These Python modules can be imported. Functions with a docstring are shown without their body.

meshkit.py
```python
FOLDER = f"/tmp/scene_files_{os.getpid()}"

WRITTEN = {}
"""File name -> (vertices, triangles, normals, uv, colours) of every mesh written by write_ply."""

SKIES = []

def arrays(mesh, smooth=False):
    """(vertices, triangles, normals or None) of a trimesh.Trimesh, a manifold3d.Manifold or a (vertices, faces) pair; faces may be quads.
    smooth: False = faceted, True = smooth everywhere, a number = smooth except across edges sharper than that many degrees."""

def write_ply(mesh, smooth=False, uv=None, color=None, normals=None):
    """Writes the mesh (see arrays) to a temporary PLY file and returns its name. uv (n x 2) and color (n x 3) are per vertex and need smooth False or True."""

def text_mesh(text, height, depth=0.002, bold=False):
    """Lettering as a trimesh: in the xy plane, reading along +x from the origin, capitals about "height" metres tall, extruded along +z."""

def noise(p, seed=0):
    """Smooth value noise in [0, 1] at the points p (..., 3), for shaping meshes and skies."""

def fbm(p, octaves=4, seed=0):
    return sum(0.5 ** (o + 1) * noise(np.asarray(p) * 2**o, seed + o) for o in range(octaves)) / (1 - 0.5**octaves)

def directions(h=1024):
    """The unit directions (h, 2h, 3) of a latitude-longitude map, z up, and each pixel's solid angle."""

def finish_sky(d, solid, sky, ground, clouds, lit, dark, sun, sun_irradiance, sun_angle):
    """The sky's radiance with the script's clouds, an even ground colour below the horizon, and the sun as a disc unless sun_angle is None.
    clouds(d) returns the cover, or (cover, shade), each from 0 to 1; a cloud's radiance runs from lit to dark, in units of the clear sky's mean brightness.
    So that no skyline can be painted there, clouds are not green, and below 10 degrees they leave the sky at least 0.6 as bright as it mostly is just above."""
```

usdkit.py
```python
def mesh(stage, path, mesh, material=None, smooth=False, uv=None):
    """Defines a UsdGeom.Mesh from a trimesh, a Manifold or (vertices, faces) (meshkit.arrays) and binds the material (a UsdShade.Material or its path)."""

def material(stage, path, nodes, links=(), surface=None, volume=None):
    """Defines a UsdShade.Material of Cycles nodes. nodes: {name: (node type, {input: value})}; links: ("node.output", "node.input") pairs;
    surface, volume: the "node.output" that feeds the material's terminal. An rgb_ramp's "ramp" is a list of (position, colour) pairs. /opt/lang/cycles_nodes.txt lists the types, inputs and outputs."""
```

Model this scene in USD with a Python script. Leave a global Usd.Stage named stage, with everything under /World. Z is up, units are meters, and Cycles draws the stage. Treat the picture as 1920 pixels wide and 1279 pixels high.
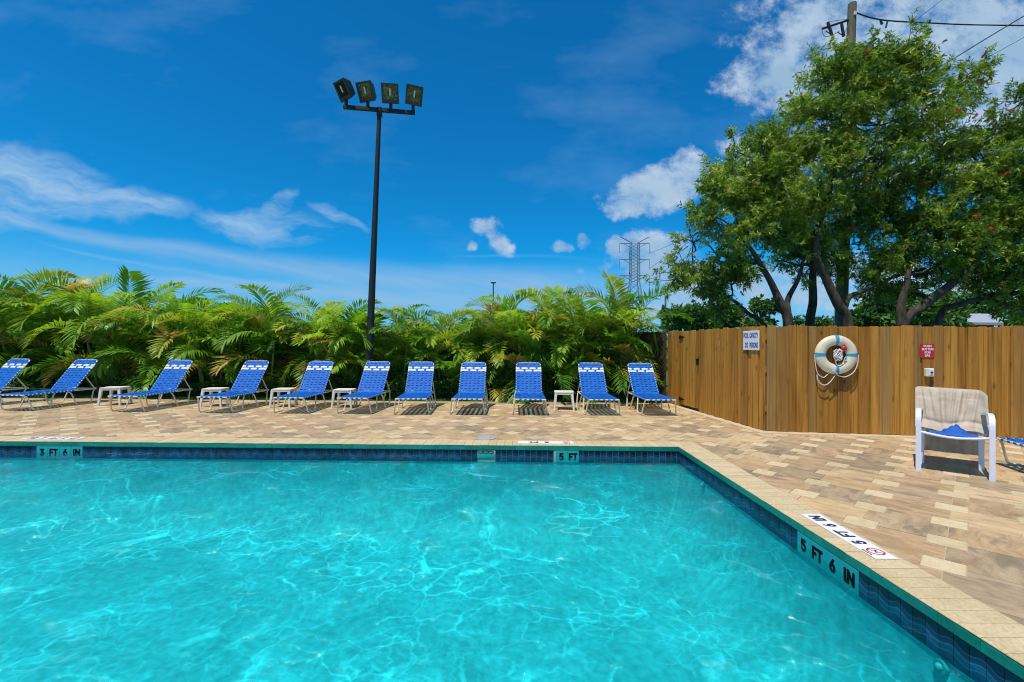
import math, random
import numpy as np, trimesh, usdkit, meshkit
from shapely.geometry import Polygon, box as sbox, Point
from shapely import affinity
from pxr import Usd, UsdGeom, UsdLux, UsdShade, Gf, Sdf, Vt

rng = np.random.default_rng(7)
random.seed(7)
stage = Usd.Stage.CreateInMemory()
UsdGeom.Xform.Define(stage, '/World')
UsdGeom.Scope.Define(stage, '/World/Looks')

# ------------------------------------------------------------------ camera, sky, sun
EYE = np.array([0.0, 0.0, 1.33])
FPX = 853.0
def unit(a):
    a = np.asarray(a, float)
    return a / np.linalg.norm(a)
FWD = unit([-0.007, 1.0, 0.0046])
ROLL = 0.0068
_r0 = unit(np.cross(FWD, [0, 0, 1])); _u0 = np.cross(_r0, FWD)
RIGHT = math.cos(ROLL) * _r0 + math.sin(ROLL) * _u0
UP = np.cross(RIGHT, FWD)
cam = UsdGeom.Camera.Define(stage, '/World/camera')
cam.CreateHorizontalApertureAttr(36.0)
cam.CreateFocalLengthAttr(FPX / 1920 * 36.0)
cam.CreateExposureAttr(0.0)
cam.AddTransformOp().Set(Gf.Matrix4d(*RIGHT, 0, *UP, 0, *(-FWD), 0, *EYE, 1))

def ray(px, py):
    return FWD + RIGHT * (px - 960) / FPX - UP * (py - 639.5) / FPX
def at_y(px, py, y):
    d = ray(px, py)
    return EYE + d * (y / d[1])
def at_z(px, py, z):
    d = ray(px, py)
    return EYE + d * ((z - EYE[2]) / d[2])

SUN = unit([-0.24, -0.31, 1.0])

class G:
    """a node graph under construction: n() adds a node and returns 'name.output'"""
    def __init__(s):
        s.nodes, s.links, s.k = {}, [], 0
    def n(s, kind, out=None, **kw):
        s.k += 1
        name = f'n{s.k}'
        vals = {}
        for a, b in kw.items():
            if isinstance(b, str) and b[:1] == 'n' and '.' in b:
                s.links.append((b, f'{name}.{a}'))
            else:
                vals[a] = b
        s.nodes[name] = (kind, vals)
        return f'{name}.{out}' if out else name
    def m(s, op, a, b=0.0, c=0.0, clamp=False):
        kw = dict(math_type=op, value1=a, value2=b, value3=c)
        if clamp: kw['use_clamp'] = True
        return s.n('math', 'value', **kw)
    def mixc(s, fac, a, b, kind='mix'):
        return s.n('mix', 'color', mix_type=kind, fac=fac, color1=a, color2=b)
    def ramp(s, fac, stops):
        return s.n('rgb_ramp', 'color', ramp=stops, fac=fac)
    def mr(s, v, a, b, c=0.0, d=1.0, kind='linear'):
        return s.n('map_range', 'result', range_type=kind, value=v, from_min=a, from_max=b, to_min=c, to_max=d, clamp=True)
    def make(s, name, surface=None, volume=None):
        return usdkit.material(stage, '/World/Looks/' + name, s.nodes, s.links, surface=surface, volume=volume)

def uv_of(px, py):
    d = ray(px, py)
    return d[0] / d[1], d[2] / d[1]

def make_sky():
    g = G()
    el, rot = math.asin(SUN[2]), math.atan2(SUN[0], SUN[1])
    sky = g.n('sky_texture', 'color', sky_type='single_scattering', sun_disc=False, sun_elevation=el, sun_rotation=rot,
              air_density=1.0, aerosol_density=0.15, ozone_density=2.0)
    sky = g.mixc(1.0, sky, (0.04, 0.84, 1.36), 'multiply')
    gen = g.n('texture_coordinate', 'generated')
    sep = g.n('separate_xyz', vector=gen)
    y = g.m('maximum', sep + '.y', 0.02)
    front = g.mr(sep + '.y', 0.02, 0.15)
    u0, v0 = g.m('divide', sep + '.x', y), g.m('divide', sep + '.z', y)
    def comb(u, v, su, sv, z=0.0):
        return g.n('combine_xyz', 'vector', x=g.m('multiply', u, su), y=g.m('multiply', v, sv), z=z)
    # wisps: warped, streaky
    def noise(vec, scale, detail=5, rough=0.55, dist=0.0):
        return g.n('noise_texture', 'fac', vector=vec, scale=scale, detail=float(detail), roughness=rough, distortion=dist)
    def warp(u, v, scale, amp, seed):
        vec = comb(u, v, 1.0, 1.0, seed)
        nn = g.n('noise_texture', 'color', vector=vec, scale=scale, detail=3.0, roughness=0.5)
        sp = g.n('separate_color', color=nn)
        return (g.m('multiply_add', g.m('subtract', sp + '.r', 0.5), amp, u), g.m('multiply_add', g.m('subtract', sp + '.g', 0.5), amp, v))
    def ell(u, v, px, py, a, b, slope=0.0):
        """1 at the centre of the ellipse, 0 on its rim, negative outside; a, b in photo pixels"""
        cu, cv = uv_of(px, py)
        du = g.m('subtract', u, cu)
        dv = g.m('subtract', v, cv)
        if slope:
            dv = g.m('multiply_add', du, slope, dv)
        x = g.m('divide', du, a / FPX); z = g.m('divide', dv, b / FPX)
        return g.m('subtract', 1.0, g.m('add', g.m('multiply', x, x), g.m('multiply', z, z)))
    def top(items):
        t = items[0]
        for i in items[1:]:
            t = g.m('maximum', t, i)
        return t
    # --- cirrus
    uc, vc = warp(*warp(u0, v0, 5.0, 0.10, 3.1), 17.0, 0.035, 6.2)
    cir = top([ell(uc, vc, 60, 335, 170, 58, 0.10), ell(uc, vc, 175, 382, 200, 34, 0.03), ell(uc, vc, -40, 380, 150, 60),
               ell(uc, vc, 500, 422, 150, 34, 0.12), ell(uc, vc, 525, 390, 50, 20, -0.5), ell(uc, vc, 640, 410, 48, 15, 0.55)])
    fib = noise(comb(uc, g.m('multiply_add', uc, 0.18, vc), 5.0, 22.0, 1.7), 1.0, 6, 0.62)
    cirrus = g.m('multiply', g.mr(cir, -0.25, 0.75, kind='smoothstep'), g.mr(fib, 0.34, 0.70), clamp=True)
    # --- the long streak that sinks to the horizon, and thin ones under it
    def streak(pts, w0, w1, soft):
        """a band along a parabola through three photo points"""
        (ua, va), (ub, vb), (uc_, vc_) = [uv_of(*p) for p in pts]
        A = np.polyfit([ua, ub, uc_], [va, vb, vc_], 2)
        f = g.m('multiply_add', g.m('multiply_add', us, float(A[0]), float(A[1])), us, float(A[2]))
        wdt = g.mr(us, ua, uc_, w0 / FPX, w1 / FPX)
        dist = g.m('divide', g.m('absolute', g.m('subtract', vs, f)), wdt)
        band = g.mr(dist, 1.0, soft, kind='smoothstep')
        ends = g.m('multiply', g.mr(us, ua - 0.12, ua + 0.05), g.mr(us, uc_ + 0.05, uc_ - 0.3))
        return g.m('multiply', band, ends)
    us, vs = warp(u0, v0, 3.0, 0.045, 8.2)
    fib2 = noise(comb(us, g.m('multiply_add', us, 0.22, vs), 3.0, 26.0, 5.5), 1.0, 5, 0.6)
    s1 = streak([(-60, 395), (420, 483), (1250, 548)], 13, 62, 0.0)
    s2 = streak([(150, 470), (420, 520), (800, 565)], 5, 12, 0.0)
    s3 = streak([(300, 525), (800, 556), (1420, 585)], 14, 75, 0.0)
    s4 = streak([(930, 480), (1020, 484), (1110, 492)], 4, 6, 0.0)
    st = g.m('add', g.m('multiply', g.m('maximum', s1, s3), 0.95), g.m('multiply', g.m('maximum', s2, s4), 0.55))
    streaks = g.m('multiply', st, g.mr(fib2, 0.12, 0.62), clamp=True)
    thin = g.m('multiply', g.mr(noise(comb(us, vs, 2.2, 5.0, 9.0), 1.0, 5, 0.6), 0.52, 0.8), 0.22)
    # --- cumulus
    uk, vk = warp(u0, v0, 9.0, 0.06, 0.4)
    cum = top([ell(uk, vk, 1245, 350, 112, 50, -0.18), ell(uk, vk, 1300, 318, 52, 42), ell(uk, vk, 1200, 378, 76, 32),
               ell(uk, vk, 910, 426, 30, 22), ell(uk, vk, 932, 452, 32, 26, 0.5), ell(uk, vk, 884, 462, 14, 12),
               ell(uk, vk, 1096, 453, 20, 12), ell(uk, vk, 1055, 465, 26, 12), ell(uk, vk, 1160, 462, 32, 22), ell(uk, vk, 1235, 462, 90, 32),
               ell(uk, vk, 1225, 500, 105, 50), ell(uk, vk, 1270, 565, 80, 50),
               ell(uk, vk, 1465, 122, 112, 76, -0.3), ell(uk, vk, 1580, 40, 150, 120), ell(uk, vk, 1570, 150, 190, 100), ell(uk, vk, 1520, 95, 120, 80), ell(uk, vk, 1720, 60, 310, 190), ell(uk, vk, 1900, 90, 380, 250),
               ell(uk, vk, 1420, 290, 95, 40), ell(uk, vk, 1700, 260, 260, 120), ell(uk, vk, 1560, 540, 420, 60)])
    puff = noise(comb(u0, v0, 1.0, 1.2, 2.2), 11.0, 10, 0.66)
    cum = g.m('maximum', cum, -1.3)
    cumulus = g.mr(g.m('multiply_add', g.m('subtract', puff, 0.5), 4.6, cum), -0.15, 1.25, kind='smoothstep')
    shade = g.mr(g.m('add', g.m('multiply', noise(comb(uk, vk, 1.0, 1.6, 7.7), 5.0, 5, 0.55), 0.8), g.m('multiply', g.mr(cum, 0.0, 0.9), 0.28)), 0.38, 0.78)
    # elsewhere: the same fair-weather sky with thin cloud
    gsep = g.m('maximum', sep + '.z', 0.05)
    gx, gy = g.m('divide', sep + '.x', gsep), g.m('divide', sep + '.y', gsep)
    far = g.mr(noise(g.n('combine_xyz', 'vector', x=gx, y=gy, z=0.3), 0.9, 6, 0.58), 0.55, 0.75, 0.0, 0.55)
    far = g.m('multiply', far, g.m('subtract', 1.0, g.mr(sep + '.y', -0.1, 0.25)))
    K = CLOUD * 1.05
    lit, dim = tuple(np.array([0.60, 0.69, 0.82]) * K), tuple(np.array([0.31, 0.48, 0.66]) * K)
    ccol = g.mixc(shade, lit, dim)
    wcol = tuple(np.array([0.27, 0.48, 0.74]) * K)
    c = g.mixc(g.m('multiply', thin, front), sky, wcol)
    low = g.m('multiply', g.mr(sep + '.z', 0.20, 0.0, 0.0, 0.74, 'smoothstep'), g.mr(fib2, 0.15, 0.6, 0.55, 1.0))
    c = g.mixc(low, c, wcol)
    c = g.mixc(g.m('multiply', streaks, g.m('multiply', front, 0.78)), c, wcol)
    c = g.mixc(g.m('multiply', cirrus, g.m('multiply', front, 0.85)), c, tuple(np.array([0.36, 0.56, 0.78]) * K))
    c = g.mixc(g.m('multiply', cumulus, g.m('multiply', front, 0.95)), c, ccol)
    c = g.mixc(far, c, lit)
    b = g.n('background_shader', 'background', color=c, strength=0.1)
    return g.make('sky', surface=b)
CLOUD = 10.0
dome = UsdLux.DomeLight.Define(stage, '/World/sky')
UsdShade.MaterialBindingAPI.Apply(dome.GetPrim()).Bind(make_sky())
sun = UsdLux.DistantLight.Define(stage, '/World/sun')
sun.CreateIntensityAttr(1.15); sun.CreateAngleAttr(0.5); sun.CreateNormalizeAttr(True); sun.CreateColorAttr(Gf.Vec3f(1.0, 0.93, 0.80))
_x = unit(np.cross([0, 1, 0], SUN)); _y = np.cross(SUN, _x)
sun.AddTransformOp().Set(Gf.Matrix4d(*_x, 0, *_y, 0, *SUN, 0, 0, 0, 0, 1))

# ------------------------------------------------------------------ helpers
taken = {}
def numbered(parent, name):
    k = taken.get((parent, name), -1) + 1
    taken[(parent, name)] = k
    return name if k == 0 else f'{name}_{k:03d}'
def path_of(parent):
    return '/World' if parent is None else (parent if isinstance(parent, str) else str(parent.GetPath()))
def data(p, **kw):
    for k, v in kw.items():
        if v is not None:
            p.SetCustomDataByKey({'cat': 'category'}.get(k, k), v)
def thing(name, label=None, cat=None, loc=(0, 0, 0), rotz=0.0, group=None, kind=None, scale=None, tilt=None):
    x = UsdGeom.Xform.Define(stage, '/World/' + numbered('/World', name))
    x.AddTranslateOp().Set(Gf.Vec3d(*map(float, loc)))
    if tilt is not None:
        x.AddRotateYOp(opSuffix='tilt').Set(float(tilt))
    x.AddRotateZOp().Set(math.degrees(rotz))
    if scale is not None:
        x.AddScaleOp().Set(Gf.Vec3f(*((scale,) * 3 if np.isscalar(scale) else scale)))
    data(x.GetPrim(), label=label, cat=cat, group=group, kind=kind)
    return x.GetPrim()
def obj(name, mesh, mat, parent=None, smooth=False, rnd=None, label=None, cat=None, group=None, kind=None):
    pp = path_of(parent)
    m = usdkit.mesh(stage, pp + '/' + numbered(pp, name), mesh, mat, smooth=smooth)
    if rnd is not None:
        pv = UsdGeom.PrimvarsAPI(m)
        if np.ndim(rnd) == 1:
            pv.CreatePrimvar('rnd', Sdf.ValueTypeNames.Color3fArray, 'constant').Set(Vt.Vec3fArray([Gf.Vec3f(*map(float, rnd))]))
        else:
            pv.CreatePrimvar('rnd', Sdf.ValueTypeNames.Color3fArray, 'uniform').Set(Vt.Vec3fArray.FromNumpy(np.asarray(rnd, np.float32)))
    data(m.GetPrim(), label=label, cat=cat, group=group, kind=kind)
    return m.GetPrim()
def copy(src, loc, rotz=0.0, label=None, group=None, scale=None):
    was = src.GetCustomData()
    r = thing(src.GetName().rstrip('0123456789').rstrip('_'), label, was['category'], loc, rotz, group or was.get('group'), None, scale)
    r.GetReferences().AddInternalReference(src.GetPath())
    r.SetInstanceable(True)
    return r

cat_ = trimesh.util.concatenate
def bx(sx, sy, sz, c=(0, 0, 0)):
    b = trimesh.creation.box((sx, sy, sz)); b.apply_translation(c)
    return b
def rbox(sx, sy, sz, c=(0, 0, 0), r=0.01):
    """a box with chamfered edges"""
    h = np.array([sx, sy, sz]) / 2; r = min(r, h.min() * .9)
    p = []
    for s in np.ndindex(2, 2, 2):
        s = np.array(s) * 2 - 1
        for k in range(3):
            q = s * (h - r); q[k] = s[k] * h[k]
            p.append(q)
    m = trimesh.Trimesh(np.array(p)).convex_hull
    m.apply_translation(c)
    return m
def hullpts(p):
    return trimesh.Trimesh(np.asarray(p, float)).convex_hull
def tube(pts, r, sides=8, cap=True):
    p = np.asarray(pts, float); n = len(p)
    r = np.broadcast_to(r, (n,)).astype(float)
    t = np.gradient(p, axis=0); t /= np.linalg.norm(t, axis=1, keepdims=True) + 1e-12
    a = np.zeros_like(p)
    a0 = np.cross(t[0], [0, 0, 1.0]) if abs(t[0][2]) < .9 else np.cross(t[0], [1.0, 0, 0])
    a[0] = unit(a0)
    for i in range(1, n):
        q = a[i - 1] - t[i] * np.dot(a[i - 1], t[i]); a[i] = q / (np.linalg.norm(q) + 1e-12)
    b = np.cross(t, a); an = np.arange(sides) * 2 * np.pi / sides
    v = p[:, None] + r[:, None, None] * (np.cos(an)[None, :, None] * a[:, None] + np.sin(an)[None, :, None] * b[:, None])
    i, j = np.meshgrid(np.arange(n - 1), np.arange(sides), indexing='ij')
    j2 = (j + 1) % sides
    f = np.concatenate([np.stack([i * sides + j, i * sides + j2, (i + 1) * sides + j2], -1).reshape(-1, 3),
                        np.stack([i * sides + j, (i + 1) * sides + j2, (i + 1) * sides + j], -1).reshape(-1, 3)])
    v = v.reshape(-1, 3)
    if cap:
        v = np.vstack([v, p[0], p[-1]]); k = len(v)
        jj = np.arange(sides); j3 = (jj + 1) % sides
        f = np.vstack([f, np.stack([j3, jj, np.full(sides, k - 2)], 1), np.stack([(n - 1) * sides + jj, (n - 1) * sides + j3, np.full(sides, k - 1)], 1)])
    return trimesh.Trimesh(v, f, process=False)
def smooth_path(pts, k=6, closed=False):
    """Catmull-Rom through the points"""
    p = np.asarray(pts, float); n = len(p); out = []
    for i in range(n if closed else n - 1):
        if closed: a, b, c, d = p[(i - 1) % n], p[i], p[(i + 1) % n], p[(i + 2) % n]
        else: a, b, c, d = p[max(i - 1, 0)], p[i], p[i + 1], p[min(i + 2, n - 1)]
        for t in np.arange(k) / k:
            out.append(.5 * ((2 * b) + (c - a) * t + (2 * a - 5 * b + 4 * c - d) * t ** 2 + (-a + 3 * b - 3 * c + d) * t ** 3))
    if not closed: out.append(p[-1])
    else: out.append(p[0])
    return np.array(out)
def round_path(pts, r=0.04, k=4):
    """polyline with rounded corners"""
    p = [np.asarray(q, float) for q in pts]; out = [p[0]]
    for i in range(1, len(p) - 1):
        a, b, c = p[i - 1], p[i], p[i + 1]
        da, dc = np.linalg.norm(a - b), np.linalg.norm(c - b)
        rr = min(r, da * .49, dc * .49)
        s, e = b + (a - b) / da * rr, b + (c - b) / dc * rr
        for t in np.linspace(0, 1, k + 1):
            out.append((1 - t) ** 2 * s + 2 * t * (1 - t) * b + t ** 2 * e)
    out.append(p[-1])
    return np.array(out)
def extrude(poly, h):
    gs = [g_ for g_ in getattr(poly, 'geoms', [poly]) if g_.area > 1e-5]
    return cat_([trimesh.creation.extrude_polygon(g_, h, engine='earcut') for g_ in gs])
def frame_mesh(m, origin, ex, ey, ez):
    T = np.eye(4); T[:3, 0], T[:3, 1], T[:3, 2], T[:3, 3] = ex, ey, ez, origin
    m = m.copy(); m.apply_transform(T)
    return m
def bold_text(text, height, depth=.0015, grow=.06):
    """heavier lettering: the outline of the glyphs widened by grow * height"""
    from shapely import union_all
    t = meshkit.text_mesh(text.replace('I', 'l'), height, .002, True)
    top_ = t.faces[t.face_normals[:, 2] > .9]
    pg = union_all([Polygon(t.vertices[q][:, :2]) for q in top_]).buffer(grow * height, 4).simplify(.006 * height)
    return extrude(pg, depth)
def word_box(text, x0, x1, y0, y1, z, depth=.0015, grow=.06):
    t = bold_text(text, .1, depth, grow); b = t.bounds
    t.apply_scale([(x1 - x0) / (b[1][0] - b[0][0]), (y1 - y0) / (b[1][1] - b[0][1]), 1]); b = t.bounds
    t.apply_translation([x0 - b[0][0], y0 - b[0][1], z]); return t
def text_at(lines, heights, ys, origin, ex, ey, ez, depth=.002, bold=True, fit=None):
    out = []
    for i, (s, h, yy) in enumerate(zip(lines, heights, ys)):
        t = meshkit.text_mesh(s, h, depth, bold)
        w = t.bounds[1][0] - t.bounds[0][0]
        if fit and w > fit:
            t.apply_scale([fit / w, 1, 1]); w = fit
        t.apply_translation([-t.bounds[0][0] - w / 2, yy, 0])
        out.append(t)
    return frame_mesh(cat_(out), origin, ex, ey, ez)

# ------------------------------------------------------------------ materials
def plain(name, col, rough=.5, spec=.5, metal=0.0, var=0.0, scale=6.0, bump=0.0, bscale=60.0):
    g = G()
    kw = dict(roughness=rough, specular_ior_level=spec, metallic=metal)
    pos = g.n('geometry', 'position')
    if var:
        nz = g.n('noise_texture', 'fac', vector=pos, scale=scale, detail=5.0, roughness=.6)
        a = tuple(np.array(col) * (1 - var)); b = tuple(np.minimum(np.array(col) * (1 + var), .95))
        kw['base_color'] = g.ramp(nz, [(0.3, a), (0.7, b)])
    else:
        kw['base_color'] = col
    if bump:
        bz = g.n('noise_texture', 'fac', vector=pos, scale=bscale, detail=3.0)
        kw['normal'] = g.n('bump', 'normal', height=bz, strength=bump, distance=.01)
    return g.make(name, surface=g.n('principled_bsdf', 'BSDF', **kw))

def rnd_split(g):
    a = g.n('attribute', 'color', attribute='rnd')
    return g.n('separate_color', color=a)

def make_tile():
    g = G(); sp = rnd_split(g); pos = g.n('geometry', 'position')
    ang = g.m('multiply', g.m('floor', g.m('multiply', sp + '.b', 3.99)), math.pi / 2)
    rot = g.n('vector_rotate', 'vector', rotate_type='z_axis', vector=pos, angle=g.m('add', ang, math.radians(45)))
    off = g.n('combine_xyz', 'vector', x=g.m('multiply', sp + '.g', 37.0), y=g.m('multiply', sp + '.r', 53.0), z=g.m('multiply', sp + '.b', 19.0))
    v = g.n('vector_math', 'vector', math_type='add', vector1=rot, vector2=off)
    v1 = g.n('vector_math', 'vector', math_type='multiply', vector1=v, vector2=(4.5, 10.5, 1.0))
    n1 = g.n('noise_texture', 'fac', vector=v1, scale=1.0, detail=8.0, roughness=.68, distortion=.9)
    v2 = g.n('vector_math', 'vector', math_type='multiply', vector1=v, vector2=(2.0, 5.0, 1.0))
    n2 = g.n('noise_texture', 'fac', vector=v2, scale=1.3, detail=4.0, roughness=.55)
    n3 = g.n('noise_texture', 'fac', vector=v, scale=90.0, detail=3.0, roughness=.6)
    tone = g.ramp(sp + '.r', [(.94, (.20, .17, .13)), (0.0, (.66, .50, .29)), (.22, (.58, .42, .22)), (.4, (.47, .31, .155)), (.55, (.39, .26, .14)), (.68, (.49, .32, .20)),
                              (.8, (.37, .28, .175)), (.9, (.27, .22, .155)), (1.0, (.60, .44, .25))])
    vein = g.ramp(n1, [(.28, (.17, .125, .075)), (.42, (.36, .25, .14)), (.54, (.58, .43, .25)), (.72, (.74, .59, .37))])
    c = g.mixc(.42, tone, vein)
    orange = g.mr(n2, .56, .74, 0, .36, 'smoothstep')
    c = g.mixc(orange, c, (.50, .29, .13))
    grey = g.mr(n2, .46, .33, 0, .62, 'smoothstep')
    c = g.mixc(grey, c, (.19, .165, .125))
    c = g.mixc(.35, c, g.ramp(n3, [(.3, (.16, .12, .07)), (.7, (.48, .36, .21))]), 'soft_light')
    st = g.n('noise_texture', 'fac', vector=pos, scale=.9, detail=7.0, roughness=.68)
    c = g.mixc(g.mr(st, .50, .72, 0, .34), c, (.20, .155, .10))
    c = g.n('hsv', 'color', hue=.5, saturation=.94, value=1.03, fac=1.0, color=c)
    b = g.n('bump', 'normal', height=g.m('add', n1, g.m('multiply', n3, .4)), strength=.25, distance=.006)
    return g.make('deck_tile', surface=g.n('principled_bsdf', 'BSDF', base_color=c, roughness=.62, specular_ior_level=.35, normal=b))

def make_stone(name, lo, hi, scale=14.0, rough=.75, bump=.25, spot=None):
    g = G(); pos = g.n('geometry', 'position'); sp = rnd_split(g)
    n1 = g.n('noise_texture', 'fac', vector=pos, scale=scale, detail=6.0, roughness=.65)
    n2 = g.n('noise_texture', 'fac', vector=pos, scale=scale * 12, detail=2.0)
    f = g.m('add', g.m('multiply', n1, .75), g.m('multiply', sp + '.r', .25))
    c = g.ramp(f, [(.28, lo), (.68, hi)])
    c = g.mixc(.3, c, g.ramp(n2, [(.3, (.25,) * 3), (.7, (.75,) * 3)]), 'overlay')
    if spot:
        n3 = g.n('noise_texture', 'fac', vector=pos, scale=2.3, detail=5.0, roughness=.7)
        c = g.mixc(g.mr(n3, .52, .75, 0, .55), c, spot)
    b = g.n('bump', 'normal', height=n2, strength=bump, distance=.004)
    return g.make(name, surface=g.n('principled_bsdf', 'BSDF', base_color=c, roughness=rough, specular_ior_level=.3, normal=b))

def make_wood(name, stops, dark):
    g = G(); sp = rnd_split(g); pos = g.n('geometry', 'position')
    off = g.n('combine_xyz', 'vector', x=g.m('multiply', sp + '.r', 31.0), y=g.m('multiply', sp + '.g', 47.0), z=g.m('multiply', sp + '.b', 23.0))
    v = g.n('vector_math', 'vector', math_type='add', vector1=pos, vector2=off)
    v1 = g.n('vector_math', 'vector', math_type='multiply', vector1=v, vector2=(26.0, 26.0, 1.1))
    n1 = g.n('noise_texture', 'fac', vector=v1, scale=1.0, detail=6.0, roughness=.6, distortion=.5)
    v2 = g.n('vector_math', 'vector', math_type='multiply', vector1=v, vector2=(5.0, 5.0, .7))
    n2 = g.n('noise_texture', 'fac', vector=v2, scale=1.0, detail=4.0, roughness=.6)
    f = g.m('add', g.m('add', g.m('multiply', n1, .55), g.m('multiply', n2, .25)), g.m('multiply', sp + '.r', .20))
    c = g.ramp(f, stops)
    k = g.n('voronoi_texture', 'distance', vector=g.n('vector_math', 'vector', math_type='multiply', vector1=v, vector2=(7.0, 7.0, 2.6)), scale=1.0, randomness=1.0)
    c = g.mixc(g.mr(k, .10, .045, 0, .85), c, dark)
    c = g.mixc(g.mr(k, .22, .10, 0, .30), c, dark)
    streak = g.n('noise_texture', 'fac', vector=g.n('vector_math', 'vector', math_type='multiply', vector1=v, vector2=(40.0, 40.0, .6)), scale=1.0, detail=2.0)
    c = g.mixc(g.mr(streak, .56, .74, 0, .75), c, dark)
    grey = g.mr(sp + '.g', .86, .99, 0, .5)
    c = g.mixc(grey, c, (.23, .165, .075))
    b = g.n('bump', 'normal', height=n1, strength=.35, distance=.004)
    return g.make(name, surface=g.n('principled_bsdf', 'BSDF', base_color=c, roughness=.7, specular_ior_level=.25, normal=b))

def make_leaf(name, stops, trans=.35, rough=.45, gain=1.0):
    """colour from rnd.r; rnd.g varies brightness"""
    g = G(); sp = rnd_split(g)
    c = g.ramp(sp + '.r', stops)
    c = g.n('hsv', 'color', hue=.5, saturation=1.0, value=g.mr(sp + '.g', 0, 1, .7 * gain, 1.3 * gain), fac=1.0, color=c)
    p = g.n('principled_bsdf', 'BSDF', base_color=c, roughness=rough, specular_ior_level=.4)
    t = g.n('translucent_bsdf', 'BSDF', color=g.mixc(1.0, c, (1.35, 1.5, .5), 'multiply'))
    return g.make(name, surface=g.n('mix_closure', 'closure', fac=trans, closure1=p, closure2=t))

def make_bark(name, lo, hi):
    g = G(); pos = g.n('geometry', 'position')
    v = g.n('vector_math', 'vector', math_type='multiply', vector1=pos, vector2=(9, 9, 2.2))
    n1 = g.n('noise_texture', 'fac', vector=v, scale=1.6, detail=6.0, roughness=.65)
    c = g.ramp(n1, [(.3, lo), (.7, hi)])
    b = g.n('bump', 'normal', height=n1, strength=.7, distance=.03)
    return g.make(name, surface=g.n('principled_bsdf', 'BSDF', base_color=c, roughness=.9, specular_ior_level=.2, normal=b))

def make_wall_tile():
    """blue wave glaze of the waterline tiles: bands that wander along the wall"""
    g = G(); pos = g.n('geometry', 'position'); s = g.n('separate_xyz', vector=pos); sp = rnd_split(g)
    along = g.m('add', s + '.x', s + '.y')
    w = g.m('multiply', g.m('sine', g.m('multiply', along, 2 * math.pi / .152)), .011)
    z = g.m('add', g.m('add', s + '.z', w), g.m('multiply', g.n('noise_texture', 'fac', vector=pos, scale=16.0, detail=2.0), .014))
    h = g.mr(z, -.215, -.06)
    c = g.ramp(h, [(0, (.004, .05, .15)), (.30, (.008, .10, .24)), (.335, (.09, .26, .38)), (.36, (.010, .12, .27)), (.50, (.012, .13, .29)), (.535, (.10, .24, .34)), (.56, (.008, .07, .18)),
                   (.70, (.005, .045, .12)), (.735, (.06, .13, .20)), (.76, (.003, .02, .062)), (1, (.002, .014, .045))])
    c = g.n('hsv', 'color', hue=.5, saturation=1.0, value=g.mr(sp + '.r', 0, 1, .34, .62), fac=1.0, color=c)
    return g.make('waterline_tile', surface=g.n('principled_bsdf', 'BSDF', base_color=c, roughness=.25, specular_ior_level=.3))

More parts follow.
